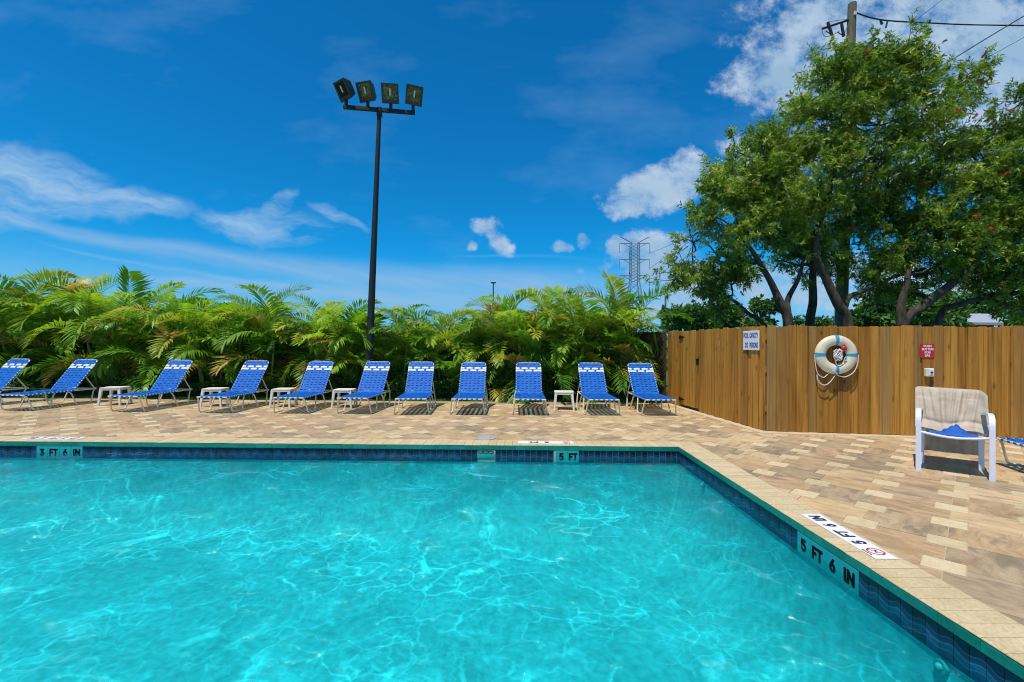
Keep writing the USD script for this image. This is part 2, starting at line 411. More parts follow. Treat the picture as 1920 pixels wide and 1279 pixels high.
def make_water():
    """a rippled surface: it mirrors the sky by fresnel, lets sun and sight through with a cyan cast, and carries lines of sunlight painted into its transparency colour"""
    g = G(); pos = g.n('geometry', 'position')
    nz = g.n('noise_texture', 'color', vector=pos, scale=1.6, detail=3.0, roughness=.55)
    wv = g.n('vector_math', 'vector', math_type='multiply_add', vector1=nz, vector2=(.55, .55, 0), vector3=pos)
    flat = g.n('vector_math', 'vector', math_type='multiply', vector1=wv, vector2=(1, 1, 0))
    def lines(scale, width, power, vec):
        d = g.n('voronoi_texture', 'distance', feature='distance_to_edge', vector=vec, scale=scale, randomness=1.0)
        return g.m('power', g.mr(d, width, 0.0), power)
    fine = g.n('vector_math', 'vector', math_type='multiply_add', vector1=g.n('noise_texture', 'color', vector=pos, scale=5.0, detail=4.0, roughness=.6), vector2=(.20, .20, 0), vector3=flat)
    l1, l2, l3 = lines(1.55, .042, 2.0, fine), lines(3.6, .055, 1.8, fine), lines(7.5, .075, 1.6, fine)  # painted caustic lines at three sizes, not focused by the ripples
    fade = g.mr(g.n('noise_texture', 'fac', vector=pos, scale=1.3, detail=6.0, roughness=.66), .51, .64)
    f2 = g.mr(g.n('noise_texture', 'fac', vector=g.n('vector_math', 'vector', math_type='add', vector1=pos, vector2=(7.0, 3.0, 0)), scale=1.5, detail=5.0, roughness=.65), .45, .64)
    sparkle = g.mr(g.n('noise_texture', 'fac', vector=pos, scale=26.0, detail=3.0, roughness=.65), .50, .74)
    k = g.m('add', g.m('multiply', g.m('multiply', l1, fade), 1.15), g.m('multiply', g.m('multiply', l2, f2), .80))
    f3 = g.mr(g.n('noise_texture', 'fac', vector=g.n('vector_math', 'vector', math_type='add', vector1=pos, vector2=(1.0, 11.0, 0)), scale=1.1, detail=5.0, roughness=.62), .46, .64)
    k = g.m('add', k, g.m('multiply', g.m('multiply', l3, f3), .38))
    k = g.m('add', k, g.m('multiply', g.m('multiply', sparkle, f2), .30))
    light_mottle = g.mr(g.n('noise_texture', 'fac', vector=wv, scale=2.4, detail=5.0, roughness=.62), .3, .7, .82, 1.06)
    k = g.m('add', k, light_mottle)
    tint = g.n('vector_math', 'vector', math_type='scale', vector1=(.80, .985, .99), scale=k)  # painted sunlight lines, sparkle and mottling brighten the transmitted colour
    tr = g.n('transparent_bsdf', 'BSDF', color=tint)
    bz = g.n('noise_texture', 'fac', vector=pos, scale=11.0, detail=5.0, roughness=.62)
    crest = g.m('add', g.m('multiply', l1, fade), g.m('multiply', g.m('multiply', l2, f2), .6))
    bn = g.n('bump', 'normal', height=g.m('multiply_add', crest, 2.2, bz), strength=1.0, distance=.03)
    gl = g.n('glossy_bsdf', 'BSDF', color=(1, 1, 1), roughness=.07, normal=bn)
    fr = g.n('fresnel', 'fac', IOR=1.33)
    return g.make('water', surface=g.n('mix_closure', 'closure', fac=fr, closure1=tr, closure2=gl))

M = {}
M['tile'] = make_tile()
M['inset'] = make_stone('inset_tile', (.44, .34, .19), (.64, .51, .31))
M['grout'] = make_stone('grout', (.40, .31, .20), (.50, .40, .27))
M['coping'] = make_stone('coping', (.47, .36, .20), (.60, .48, .29), scale=5.0, spot=(.45, .33, .19))
M['border'] = make_stone('border_concrete', (.46, .36, .23), (.58, .47, .31), scale=4.0)
M['plaster'] = make_stone('pool_plaster', (.004, .36, .41), (.007, .42, .475), scale=1.2, rough=.8, bump=.05)
M['green'] = make_stone('green_glaze', (.004, .15, .10), (.010, .23, .165), scale=3.0, rough=.35, bump=.05)
M['walltile'] = make_wall_tile()
M['marktile'] = plain('marker_tile', (.008, .30, .32), .35, spec=.3, var=.08, scale=8)
M['black'] = plain('black_lettering', (.003, .004, .007), .75, spec=.1)
M['navy'] = plain('navy_lettering', (.02, .025, .075), .6)
M['white'] = plain('white_paint', (.74, .74, .76), .5, var=.05, scale=9)
M['red'] = plain('red_paint', (.50, .012, .02), .45)
M['blueink'] = plain('blue_lettering', (.02, .045, .30), .5)
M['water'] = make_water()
M['wood'] = make_wood('fence_wood', [(.22, (.095, .038, .006)), (.36, (.25, .108, .016)), (.54, (.42, .195, .029)), (.76, (.60, .32, .065))], (.055, .020, .003))
M['shadewood'] = make_wood('shaded_fence_wood', [(.22, (.03, .018, .008)), (.5, (.075, .045, .02)), (.75, (.12, .075, .035))], (.02, .012, .006))  # fence wood again, with the shade behind the hedge put into its browns
M['frame'] = plain('cream_tube', (.70, .60, .42), .35, var=.06, scale=20)
M['strapblue'] = plain('blue_strap', (.002, .115, .47), .6, spec=.2, var=.12, scale=5)
M['strapwhite'] = plain('white_strap', (.62, .61, .58), .6, spec=.3)
M['plastic'] = plain('white_plastic', (.72, .66, .58), .5, var=.06, scale=8)
M['lid'] = plain('lid_grey', (.36, .37, .37), .6, var=.1)
M['alum'] = plain('white_aluminium', (.70, .72, .80), .3, var=.04)
M['pole'] = plain('dark_painted_metal', (.012, .019, .019), .55, spec=.35, var=.25, scale=3)
M['lamp'] = plain('lamp_housing', (.03, .032, .028), .5, var=.3, scale=12)
M['hardware'] = plain('black_hardware', (.01, .01, .01), .4)
M['steel'] = plain('grey_steel', (.30, .33, .37), .45, metal=.3, var=.1, scale=4)
M['pylon'] = plain('hazed_pylon_steel', (.16, .21, .27), .7)  # distance haze is mixed into the steel colour
M['poleWood'] = make_bark('pole_wood', (.09, .075, .055), (.24, .20, .15))
M['wire'] = plain('cable', (.02, .022, .025), .6)
M['lawn'] = plain('lawn', (.055, .10, .020), .9, var=.4, scale=3, bump=.6, bscale=40)
M['soil'] = plain('soil', (.07, .05, .03), .95, var=.3)
M['grass'] = make_leaf('grass_blades', [(0, (.07, .15, .02)), (.6, (.13, .22, .03)), (1, (.24, .25, .07))], .3)
M['palm'] = make_leaf('palm_leaf', [(0, (.06, .19, .030)), (.35, (.15, .33, .030)), (.65, (.31, .46, .040)), (.82, (.48, .48, .06)), (.93, (.52, .34, .11)), (1, (.50, .30, .16))], .38, .40)
M['palmstem'] = plain('palm_stem', (.16, .19, .05), .5, var=.35, scale=6)
M['thatch'] = make_bark('dry_thatch', (.16, .11, .06), (.42, .31, .19))
M['shrub'] = make_leaf('shrub_leaf', [(0, (.03, .085, .016)), (.6, (.07, .17, .022)), (1, (.16, .28, .04))], .25, .35)
M['leaf'] = make_leaf('bottlebrush_leaf', [(0, (.040, .095, .016)), (.35, (.125, .225, .028)), (.7, (.31, .40, .048)), (1, (.52, .54, .14))], .42, .35)
M['fartree'] = make_leaf('far_leaf', [(0, (.035, .10, .022)), (.6, (.08, .19, .030)), (1, (.16, .28, .045))], .2, .6)
M['bark'] = make_bark('bark', (.022, .018, .013), (.12, .095, .068))
M['flower'] = plain('red_flower', (.55, .035, .02), .7, var=.3, scale=30)
M['ring'] = plain('ring_cream', (.70, .62, .44), .45, var=.08, scale=7)
M['band'] = plain('ring_band', (.03, .30, .50), .45, var=.1, scale=10)
M['rope'] = plain('rope', (.70, .63, .62), .85, var=.1, scale=60)
def make_towel():
    g = G(); pos = g.n('geometry', 'position')
    nz = g.n('noise_texture', 'fac', vector=pos, scale=9.0, detail=6.0, roughness=.65)
    c = g.ramp(nz, [(.3, (.52, .43, .33)), (.7, (.70, .60, .48))])
    b = g.n('bump', 'normal', height=g.n('noise_texture', 'fac', vector=pos, scale=260.0, detail=2.0), strength=.6, distance=.006)
    p = g.n('principled_bsdf', 'BSDF', base_color=c, roughness=.95, specular_ior_level=.1, normal=b)
    return g.make('towel', surface=g.n('mix_closure', 'closure', fac=.22, closure1=p, closure2=g.n('translucent_bsdf', 'BSDF', color=c)))
M['towel'] = make_towel()
M['bluecloth'] = plain('blue_cloth', (.012, .10, .42), .8, var=.2, scale=12, bump=.4, bscale=120)
M['sling'] = plain('sling', (.25, .24, .24), .7)
M['roof'] = plain('white_roof', (.36, .39, .42), .5, var=.08, scale=2)
M['screen'] = plain('screen_mesh', (.22, .24, .26), .6)
M['housewall'] = plain('house_wall', (.30, .29, .27), .8)
M['dark'] = plain('dark_void', (.02, .02, .022), .8)
def make_lens():
    g = G(); pos = g.n('geometry', 'position')
    n = g.n('noise_texture', 'fac', vector=g.n('vector_math', 'vector', math_type='multiply', vector1=pos, vector2=(30, 30, 12)), scale=1.0, detail=3.0)
    c = g.ramp(n, [(.35, (.05, .055, .04)), (.5, (.22, .22, .17)), (.62, (.45, .46, .40)), (.7, (.12, .10, .06))])
    return g.make('lamp_reflector', surface=g.n('principled_bsdf', 'BSDF', base_color=c, roughness=.25, metallic=.6))
M['reflector'] = make_lens()
def make_glass():
    g = G()
    return g.make('lamp_glass', surface=g.n('mix_closure', 'closure', fac=g.n('fresnel', 'fac', IOR=1.5), closure1=g.n('transparent_bsdf', 'BSDF', color=(.85, .9, .86)), closure2=g.n('glossy_bsdf', 'BSDF', roughness=.03, color=(1, 1, 1))))
M['glass'] = make_glass()

# ------------------------------------------------------------------ layout of the place (metres)
LIPX, LIPY, POOLX0, POOLY0 = 2.13, 5.93, -8.6, 0.72
COP = 0.30
WATER = -0.148
CORNER = np.array([3.85, 7.03])
RDIR = unit([3.52, -0.45]); LEND = np.array([3.49, 10.30]); LDIR = unit(LEND - CORNER)
GRASSY = 10.22
def fence_right(x):
    return CORNER[1] + RDIR[1] / RDIR[0] * (x - CORNER[0])

# ground: one lawn sheet to the horizon with a hole for the deck and pool
hole = Polygon([(-13, -4), (11, -4), (11, fence_right(11)), tuple(CORNER), tuple(LEND + [-.02, -.08]), (-13, GRASSY)])
ground = Polygon([(-900, -300), (900, -300), (900, 1500), (-900, 1500)]).difference(hole)
gm = trimesh.creation.extrude_polygon(ground, .3, engine='earcut'); gm.apply_translation([0, 0, -.335])
obj('ground', gm, M['lawn'], kind='structure')

# deck
pool_out = sbox(POOLX0 - COP, POOLY0 - COP, LIPX + COP, LIPY + COP)
BW = .17
inner = Polygon([(-13, -4), (11, -4), (11, fence_right(11) - BW), (CORNER[0] - BW * .9, CORNER[1] - BW), (LEND[0] - BW, GRASSY - .06), (-13, GRASSY - .06)])
deck = thing('pool_deck', 'paved pool terrace of mottled tan notched tiles with small cream square insets', 'terrace', kind='structure')
bed = hole.difference(sbox(POOLX0 - .02, POOLY0 - .02, LIPX + .02, LIPY + .02))
bm = extrude(bed.difference(sbox(POOLX0 - COP + .01, POOLY0 - COP + .01, LIPX + COP - .01, LIPY + COP - .01)), .2); bm.apply_translation([0, 0, -.2045])
obj('mortar_bed', bm, M['grout'], deck, rnd=(.5, .5, .5))
bs = extrude(hole.difference(inner).intersection(sbox(-13, 5, 11, 11)), .03); bs.apply_translation([0, 0, -.022])
obj('border_strip', bs, M['border'], deck, rnd=(.5, .5, .5))
P_, A_, GAP = .468, .200, .007
eu, ev = unit([1, 1]), unit([1, -1])
o0 = at_z(1769, 1059.5, 0)[:2]          # the centre of one cream inset
region = inner.difference(pool_out)
def in_view(c):
    d = np.array([c[0], c[1], 0]) - EYE
    z = d @ FWD
    if z < .6: return False
    px, py = 960 + FPX * (d @ RIGHT) / z, 639.5 - FPX * (d @ UP) / z
    return -40 < px < 1960 and py < 1330
def rot_sq(c, s):
    h = s / 2
    return Polygon([tuple(c + eu * a * h + ev * b * h) for a, b in ((-1, -1), (1, -1), (1, 1), (-1, 1))])
big, small = [], []
for i in range(-30, 31):
    for j in range(-30, 31):
        c = o0 + eu * P_ * i + ev * P_ * j
        if region.distance(Point(*c)) < .5:
            q = rot_sq(c, A_ - GAP).intersection(region)
            if q.area > 2e-4: small.append((c, q))
        c2 = c + (eu + ev) * P_ / 2
        if region.distance(Point(*c2)) < .5:
            q = rot_sq(c2, P_ - GAP)
            for a in (0, 1):
                for b in (0, 1):
                    q = q.difference(rot_sq(c + eu * P_ * a + ev * P_ * b, A_ + GAP))
            q = q.intersection(region)
            if q.area > 2e-4: big.append((c2, q))
def lay(items, name, mat, limit):
    seen = [(q.area / max(c[1], .5) ** 2.5 if in_view(np.array(q.centroid.coords[0])) else -1, k) for k, (c, q) in enumerate(items)]
    seen.sort(reverse=True)
    rest, rr = [], []
    for n, (s, k) in enumerate(seen):
        c, q = items[k]
        m = extrude(q, .012); m.apply_translation([0, 0, -.012 + rng.uniform(-.0012, .0012)])
        r = rng.random(3)
        if s > 0 and n < limit:
            obj(name, m, mat, deck, rnd=r)
        elif s > 0 or c[1] > -2:
            rest.append(m); rr.append(np.repeat(r[None], len(m.faces), 0))
    if rest:
        obj('far_' + name + 's', cat_(rest), mat, deck, rnd=np.vstack(rr), kind='stuff')
lay(big, 'tile', M['tile'], 290)
lay(small, 'inset_tile', M['inset'], 290)

# pool shell
pool = thing('swimming_pool', 'turquoise swimming pool with cream brick coping, green edge band and blue tile waterline', 'swimming pool', kind='structure')
def quad(a, b, c, d):
    return trimesh.Trimesh(np.array([a, b, c, d], float), [[0, 1, 2], [0, 2, 3]], process=False)
WX, WY = LIPX + .012, LIPY + .012
def basin_mesh():
    """one sheet: coved walls that run into a sloping floor"""
    xs = np.unique(np.concatenate([np.linspace(POOLX0, WX, 60), WX - .8 * np.linspace(0, 1, 24) ** 1.6, POOLX0 + .8 * np.linspace(0, 1, 12) ** 1.6]))
    ys = np.unique(np.concatenate([np.linspace(POOLY0, WY, 40), WY - .8 * np.linspace(0, 1, 24) ** 1.6, POOLY0 + .8 * np.linspace(0, 1, 12) ** 1.6]))
    X, Y = np.meshgrid(xs, ys, indexing='ij')
    floor = -.86 - .34 * (X - POOLX0) / (WX - POOLX0)
    dist = np.minimum(np.minimum(WX - X, X - POOLX0), np.minimum(WY - Y, Y - POOLY0))
    R = .70
    k = np.clip(1 - dist / R, 0, 1)
    Z = floor + (-.30 - floor) * (1 - np.sqrt(np.clip(1 - k ** 2, 0, 1)))
    n = len(ys); i, j = np.meshgrid(np.arange(len(xs) - 1), np.arange(n - 1), indexing='ij')
    f = np.stack([i * n + j, (i + 1) * n + j, (i + 1) * n + j + 1, i * n + j + 1], -1).reshape(-1, 4)
    return np.stack([X, Y, Z], -1).reshape(-1, 3), f
obj('basin', basin_mesh(), M['plaster'], pool, smooth=True, rnd=(.5, .5, .5))
obj('upper_wall', cat_([quad((POOLX0, WY, -.301), (WX, WY, -.301), (WX, WY, -.05), (POOLX0, WY, -.05)), quad((WX, WY, -.301), (WX, POOLY0, -.301), (WX, POOLY0, -.05), (WX, WY, -.05)),
    quad((WX, POOLY0, -.301), (POOLX0, POOLY0, -.301), (POOLX0, POOLY0, -.05), (WX, POOLY0, -.05)), quad((POOLX0, POOLY0, -.301), (POOLX0, WY, -.301), (POOLX0, WY, -.05), (POOLX0, POOLY0, -.05))]), M['plaster'], pool, rnd=(.5, .5, .5))
# coping bricks, bullnosed towards the water
def brick(w):
    d = [(.0, -.006), (.002, -.002), (.006, -.0005), (.012, 0), (COP - .004, 0), (COP, -.004), (COP, -.05), (.0, -.05)]
    d = d[:-1] + [(.03, -.05), (.03, -.006)]
    pg = Polygon(d)
    m = trimesh.creation.extrude_polygon(pg, w, engine='earcut')     # d -> x, z -> y, width -> z
    return m
def place_dir(m, origin, out, along):
    """profile x -> out (away from the water), profile y -> up, extrusion -> along"""
    f = frame_mesh(m, origin, (*out, 0), (0, 0, 1), (*along, 0))
    if np.linalg.det(np.array([[*out, 0], [0, 0, 1], [*along, 0]])) < 0: f.invert()
    return f
CB, CG = .1065, .003
n_far = int((LIPX + COP - POOLX0) / CB)
for k in range(n_far):
    x = LIPX + COP - (k + 1) * CB
    m = place_dir(brick(CB - CG), (x, LIPY, .003 + rng.uniform(-.001, .001)), (0, 1), (1, 0))
    obj('coping_brick', m, M['coping'], pool, rnd=rng.random(3))
for k in range(int((LIPY - POOLY0 + .25) / CB)):
    y = LIPY - (k + 1) * CB
    m = place_dir(brick(CB - CG), (LIPX, y, .003 + rng.uniform(-.001, .001)), (1, 0), (0, 1))
    obj('coping_brick', m, M['coping'], pool, rnd=rng.random(3))
# green band under the lip
def slab_far(x0, x1, z0, z1, t, off=0.0):
    return bx(x1 - x0, t, z1 - z0, ((x0 + x1) / 2, WY + off - t / 2, (z0 + z1) / 2))
def slab_right(y0, y1, z0, z1, t, off=0.0):
    return bx(t, y1 - y0, z1 - z0, (WX + off - t / 2, (y0 + y1) / 2, (z0 + z1) / 2))
GZ0, GZ1, TZ0 = -.066, -.0065, -.218
def green_profile(length):
    pg = Polygon([(.002, GZ1), (.0005, -.014), (.0005, -.058), (.003, -.062), (.010, GZ0), (.03, GZ0), (.03, GZ1)])
    return trimesh.creation.extrude_polygon(pg, length, engine='earcut')
gl = 2 * CB
x = LIPX + .02
while x > POOLX0:
    obj('edge_tile', place_dir(green_profile(gl - .002), (x - gl, LIPY, 0), (0, 1), (1, 0)), M['green'], pool, rnd=rng.random(3)); x -= gl
y = LIPY
while y > POOLY0 - .05:
    obj('edge_tile', place_dir(green_profile(gl - .002), (LIPX, y - gl, 0), (1, 0), (0, 1)), M['green'], pool, rnd=rng.random(3)); y -= gl
# waterline tiles, depth markers let into them
TW = .0762
mx = at_y(113, 848, WY)[0]; fx5 = at_y(1063.5, 850, WY)[0]; skx = at_y(911, 853, WY)[0]
ry0 = (WX - EYE[0]) / ((1496.7 - 966) / FPX); ry1 = ry0 - .6096
def far_skip(x): return mx - .305 < x < mx + .305 or fx5 - .1525 < x < fx5 + .1525 or abs(x - skx) < .114
x = mx + .305 + TW * 200
grid = mx + .305
ks = np.arange(int((POOLX0 - grid) / TW), int((WX - grid) / TW) + 1)
for k in ks:
    x0 = grid + k * TW; x1 = min(x0 + TW, WX)
    if far_skip((x0 + x1) / 2) or x0 < -7.2: continue
    obj('waterline_tile', slab_far(x0 + .002, x1 - .002, TZ0, GZ0 - .001, .010), M['walltile'], pool, rnd=rng.random(3))
ks = np.arange(int((POOLY0 - ry1) / TW), int((WY - ry1) / TW) + 1)
for k in ks:
    y0 = ry1 + k * TW; y1 = min(y0 + TW, WY - .011)
    if ry1 < (y0 + y1) / 2 < ry0 or y0 < POOLY0: continue
    obj('waterline_tile', slab_right(y0 + .002, y1 - .002, TZ0, GZ0 - .001, .010), M['walltile'], pool, rnd=rng.random(3))
obj('wall_grout', cat_([slab_far(POOLX0, WX, TZ0, GZ0, .006), slab_right(POOLY0, WY - .006, TZ0, GZ0, .006)]), M['grout'], pool, rnd=(.5, .5, .5))
def depth_marks(words, origin, ex, ez):
    """a row of square marker tiles, one word on each, as a thing set in the wall"""
    s = .1524
    for k, wd in enumerate(words):
        c = np.array(origin) + np.array(ex) * s * (k + .5)
        m = frame_mesh(rbox(s - .003, s - .003, .012, r=.002), c, ex, (0, 0, 1), ez)
        t = obj('marker_tile', m, M['marktile'], pool, rnd=rng.random(3))
        hw_ = {1: .030, 2: .056}[len(wd)]
        if wd == 'IN': hw_ = .048
        obj('lettering', frame_mesh(word_box(wd, -hw_, hw_, -.046, .046, .006, .0015, .055), c, ex, (0, 0, 1), ez), M['black'], pool)
zc = (TZ0 + GZ0 - .001) / 2
depth_marks(['3', 'FT', '6', 'IN'], (mx - .3048, WY - .006, zc), (1, 0, 0), (0, -1, 0))
depth_marks(['5', 'FT'], (fx5 - .1524, WY - .006, zc), (1, 0, 0), (0, -1, 0))
depth_marks(['5', 'FT', '6', 'IN'], (WX - .006, ry0, zc), (0, -1, 0), (-1, 0, 0))
# skimmer mouth, return inlets
sk = thing('pool_skimmer', 'pale teal skimmer mouth with three slots in the far pool wall', 'skimmer', (skx, WY, 0))
obj('face_plate', rbox(.226, .014, .06, (0, -.008, -.142), .003), M['marktile'], sk)
obj('throat', bx(.20, .004, .036, (0, -.0125, -.092)), M['dark'], sk)
for k in (-1, 0, 1):
    obj('slot', rbox(.046, .006, .012, (k * .068, -.0165, -.094), .002), M['marktile'], sk)
for (px, py) in ((1765, 1250), (1320, 909)):
    Y = WX * FPX / (px - 966)
    z = at_y(px, py, Y)[2]
    far_ = py < 1000
    t = thing('return_inlet', 'white round return inlet in the side wall near the far corner' if far_ else 'white round return inlet under water nearest the camera in the side wall', 'pool inlet', (WX, Y, z))
    cy = trimesh.creation.cylinder(.035, .02, sections=20); cy.apply_transform(trimesh.transformations.rotation_matrix(math.pi / 2, [0, 1, 0])); cy.apply_translation([-.010, 0, 0])
    obj('collar', cy, M['marktile'], t)
    e = trimesh.creation.icosphere(2, .018); e.apply_translation([-.02, 0, 0]); obj('eyeball', e, M['plaster'], t, rnd=(.5, .5, .5))

# water
def wave(x, y):
    p = np.stack([x, y, np.zeros_like(x)], -1)
    w = meshkit.noise(p * 1.1 + 5, 1) * .9 + meshkit.noise(p * 2.3 + 9 + .6 * meshkit.noise(p * 1.3, 4)[..., None], 2) * .55 + meshkit.noise(p * np.array([5.5, 4.2, 1]), 3) * .24 + meshkit.noise(p * 11, 5) * .075
    return (w - .88) * .026
nx, ny = 330, 190
gx, gy = np.meshgrid(np.linspace(POOLX0 + .002, WX - .003, nx), np.linspace(POOLY0 + .002, WY - .003, ny), indexing='ij')
gz = WATER + wave(gx, gy)
i, j = np.meshgrid(np.arange(nx - 1), np.arange(ny - 1), indexing='ij')
q = np.stack([i * ny + j, (i + 1) * ny + j, (i + 1) * ny + j + 1, i * ny + j + 1], -1).reshape(-1, 4)
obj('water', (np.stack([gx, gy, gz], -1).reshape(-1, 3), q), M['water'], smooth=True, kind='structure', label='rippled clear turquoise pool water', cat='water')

# ------------------------------------------------------------------ deck stickers and lid
def depth_sticker(label, origin, ex, ey, words, icon_first=True):
    """a white strip lying on the coping; local x = reading direction"""
    L, H = .74, .145
    o3 = (*origin, .0072)
    t = thing('depth_sticker', label, 'depth marker')
    def fm(m, dz): return frame_mesh(m, np.array([*origin, .0045 + dz]), (*ex, 0), (*ey, 0), (0, 0, 1))
    obj('strip', fm(rbox(L, H, .003, (L / 2, H / 2, .0015), .001), 0), M['white'], t)
    long_ = len(words) > 2
    xs_ = [(.205, .255), (.315, .425), (.49, .54), (.60, .70)] if long_ else [(.33, .385), (.47, .60)]
    tx = cat_([word_box(w, a, b, .028, .118, .0035, .0008, .05) for w, (a, b) in zip(words, xs_)])
    obj('lettering', fm(tx, 0), M['navy'], t)
    ring = Point(.095, .068).buffer(.050, 24).difference(Point(.095, .068).buffer(.041, 24))
    bar = affinity.rotate(sbox(.095 - .045, .064, .095 + .045, .072), 45, origin=(.095, .068))
    im = extrude(ring.union(bar), .0010); im.apply_translation([0, 0, .0035])
    obj('prohibition_mark', fm(im, 0), M['red'], t)
    fig = affinity.rotate(sbox(.075, .063, .108, .073), -25, origin=(.095, .068)).union(Point(.112, .058).buffer(.007))
    fi = extrude(fig, .0006); fi.apply_translation([0, 0, .0035]); obj('diver_figure', fm(fi, 0), M['navy'], t)
    sm = meshkit.text_mesh('NO DIVING', .011, .0007, True); sm.apply_translation([.045, .126, .0035]); obj('small_print', fm(sm, 0), M['black'], t)
sY = at_z(1690, 1050, 0)[1]
depth_sticker('white strip reading 5 FT 6 IN on the right coping beside the water', (LIPX + .262, sY), (0, 1), (-1, 0), ['5', 'FT', '6', 'IN'])
c5 = at_z(1070, 822, 0); c3 = at_z(176, 818, 0)
depth_sticker('short white strip reading 5 FT on the far coping, seen upside down', (c5[0], LIPY + .235), (-1, 0), (0, -1), ['5', 'FT'])
depth_sticker('white strip reading 3 FT 6 IN on the far coping at the left', (c3[0], LIPY + .235), (-1, 0), (0, -1), ['3', 'FT', '6', 'IN'])
lidc = at_z(912, 818.5, 0)
lid = thing('skimmer_lid', 'round pale grey skimmer lid in the deck behind the far coping', 'lid', (lidc[0], LIPY + COP + .14, .0))
cy = trimesh.creation.cylinder(.125, .006, sections=32); cy.apply_translation([0, 0, .004]); obj('cover', cy, M['lid'], lid)
ann = trimesh.creation.annulus(.126, .14, .007, sections=32); ann.apply_translation([0, 0, .0035]); obj('rim', ann, M['lid'], lid)
obj('finger_hole', rbox(.03, .012, .003, (.06, 0, .0075), .001), M['dark'], lid)

# ------------------------------------------------------------------ fences
FH = 1.62
def picket(w, h, t):
    c = .022
    pg = Polygon([(-w / 2, 0), (w / 2, 0), (w / 2, h - c), (w / 2 - c, h), (-w / 2 + c, h), (-w / 2, h - c)])
    return trimesh.creation.extrude_polygon(pg, t, engine='earcut')
def run_pickets(parent, start, d, n_out, count, w, gap, mat, h=FH, z0=.014, name='picket', first_grey=False):
    """upright boards one by one along d, faces towards n_out; every other board stands a little proud"""
    for k in range(count):
        c = np.array(start) + d * (k + .5) * (w + gap)
        off = (.019 if k % 2 else 0) + rng.uniform(-.003, .003)
        m = picket(w + (.034 if k % 2 else 0) + rng.uniform(-.004, .002), h + rng.uniform(-.012, .012) - z0, .017)
        o = (c[0] + n_out[0] * off, c[1] + n_out[1] * off, z0)
        r = rng.random(3)
        if first_grey and k == 0: r[1] = 1.0
        m = frame_mesh(m, o, (*d, 0), (0, 0, 1), (*n_out, 0))
        if np.linalg.det(np.array([[*d, 0], [0, 0, 1], [*n_out, 0]])) < 0: m.invert()
        obj(name, m, mat, parent, rnd=r)
NR = np.array([-RDIR[1] * -1, RDIR[0] * -1]); NR = unit([RDIR[1], -RDIR[0]])
NL = unit([-abs(LDIR[1]), LDIR[0]])
fr = thing('wooden_fence', 'golden brown board fence with dog-eared tops behind the towel-draped chair', 'fence')
run_pickets(fr, CORNER + RDIR * .02, RDIR, NR, 40, .136, .007, M['wood'], first_grey=True)
for zz in (.35, .95, 1.45):
    m = bx(5.8, .038, .09, (2.95, 0, zz)); obj('rail', frame_mesh(m, (*(CORNER - NR * .022), 0), (*RDIR, 0), (*-NR, 0), (0, 0, 1)), M['wood'], fr, rnd=rng.random(3))
for k in range(3):
    m = bx(.09, .09, 1.6, (.1 + 2.4 * k, 0, .8)); obj('post', frame_mesh(m, (*(CORNER - NR * .09), 0), (*RDIR, 0), (*-NR, 0), (0, 0, 1)), M['wood'], fr, rnd=rng.random(3))
LL = np.linalg.norm(LEND - CORNER)
obj('post', bx(.085, .085, FH - .05, (CORNER[0] + .040, CORNER[1] + .062, (FH - .05) / 2)), M['wood'], fr, rnd=(.4, 1, .3))
fl = thing('wooden_fence', 'golden brown board fence run that carries the white capacity sign, between corner and gate', 'fence')
g0, g1 = LL * .585, LL * .825
nb = int(round(g0 / .14)); wv_ = g0 / nb - .007
run_pickets(fl, CORNER, LDIR, NL, nb, wv_, .007, M['wood'])
for zz in (.35, .95, 1.45):
    m = bx(g0, .038, .09, (g0 / 2, 0, zz)); obj('rail', frame_mesh(m, (*(CORNER - NL * .022), 0), (*LDIR, 0), (*-NL, 0), (0, 0, 1)), M['wood'], fl, rnd=rng.random(3))
fe = thing('wooden_fence', 'short board fence end between the gate hinges and the palms', 'fence')
nb3 = int(round((LL - g1 - .01) / .14))
run_pickets(fe, CORNER + LDIR * (g1 + .008), LDIR, NL, nb3, (LL - g1 - .01) / nb3 - .006, .006, M['wood'])
m = bx(.09, .09, 1.6, (0, 0, .8)); obj('post', frame_mesh(m, (*(CORNER + LDIR * (g1 + .1) - NL * .065), 0), (*LDIR, 0), (*-NL, 0), (0, 0, 1)), M['wood'], fe, rnd=rng.random(3))
gate = thing('fence_gate', 'wooden board gate with black hinges and latch, in the fence near the palms', 'gate')
ng = 5; gw = (g1 - g0 - .03)
run_pickets(gate, CORNER + LDIR * (g0 + .018), LDIR, NL, ng, gw / ng - .006, .006, M['wood'], z0=.06, h=FH - .01, name='board')
for zz in (.35, 1.4):
    m = bx(gw, .038, .09, (gw / 2, 0, zz)); obj('brace', frame_mesh(m, (*(CORNER + LDIR * (g0 + .018) - NL * .022), 0), (*LDIR, 0), (*-NL, 0), (0, 0, 1)), M['wood'], gate, rnd=rng.random(3))
def on_left(s, z, out=.03): return np.array([*(CORNER + LDIR * s + NL * out), z])
fmL = lambda m, s, z, out=.03: frame_mesh(m, on_left(s, z, out), (*-LDIR, 0), (0, 0, 1), (*NL, 0))
for zz in (1.48, .17):
    h = cat_([bx(.05, .075, .006, (.035, 0, 0)), hullpts([(-.005, -.03, -.003), (-.005, .03, -.003), (-.005, -.03, .003), (-.005, .03, .003), (.01 - .2, -.01, -.003), (-.19, .01, -.003), (-.19, -.01, .003), (-.19, .01, .003)]),
               trimesh.creation.cylinder(.009, .08, sections=8, transform=trimesh.transformations.rotation_matrix(math.pi / 2, [1, 0, 0]))])
    h.apply_scale([-1, 1, 1]); h.invert()
    obj('hinge', fmL(h, g1 - .01, zz, .036), M['hardware'], gate)
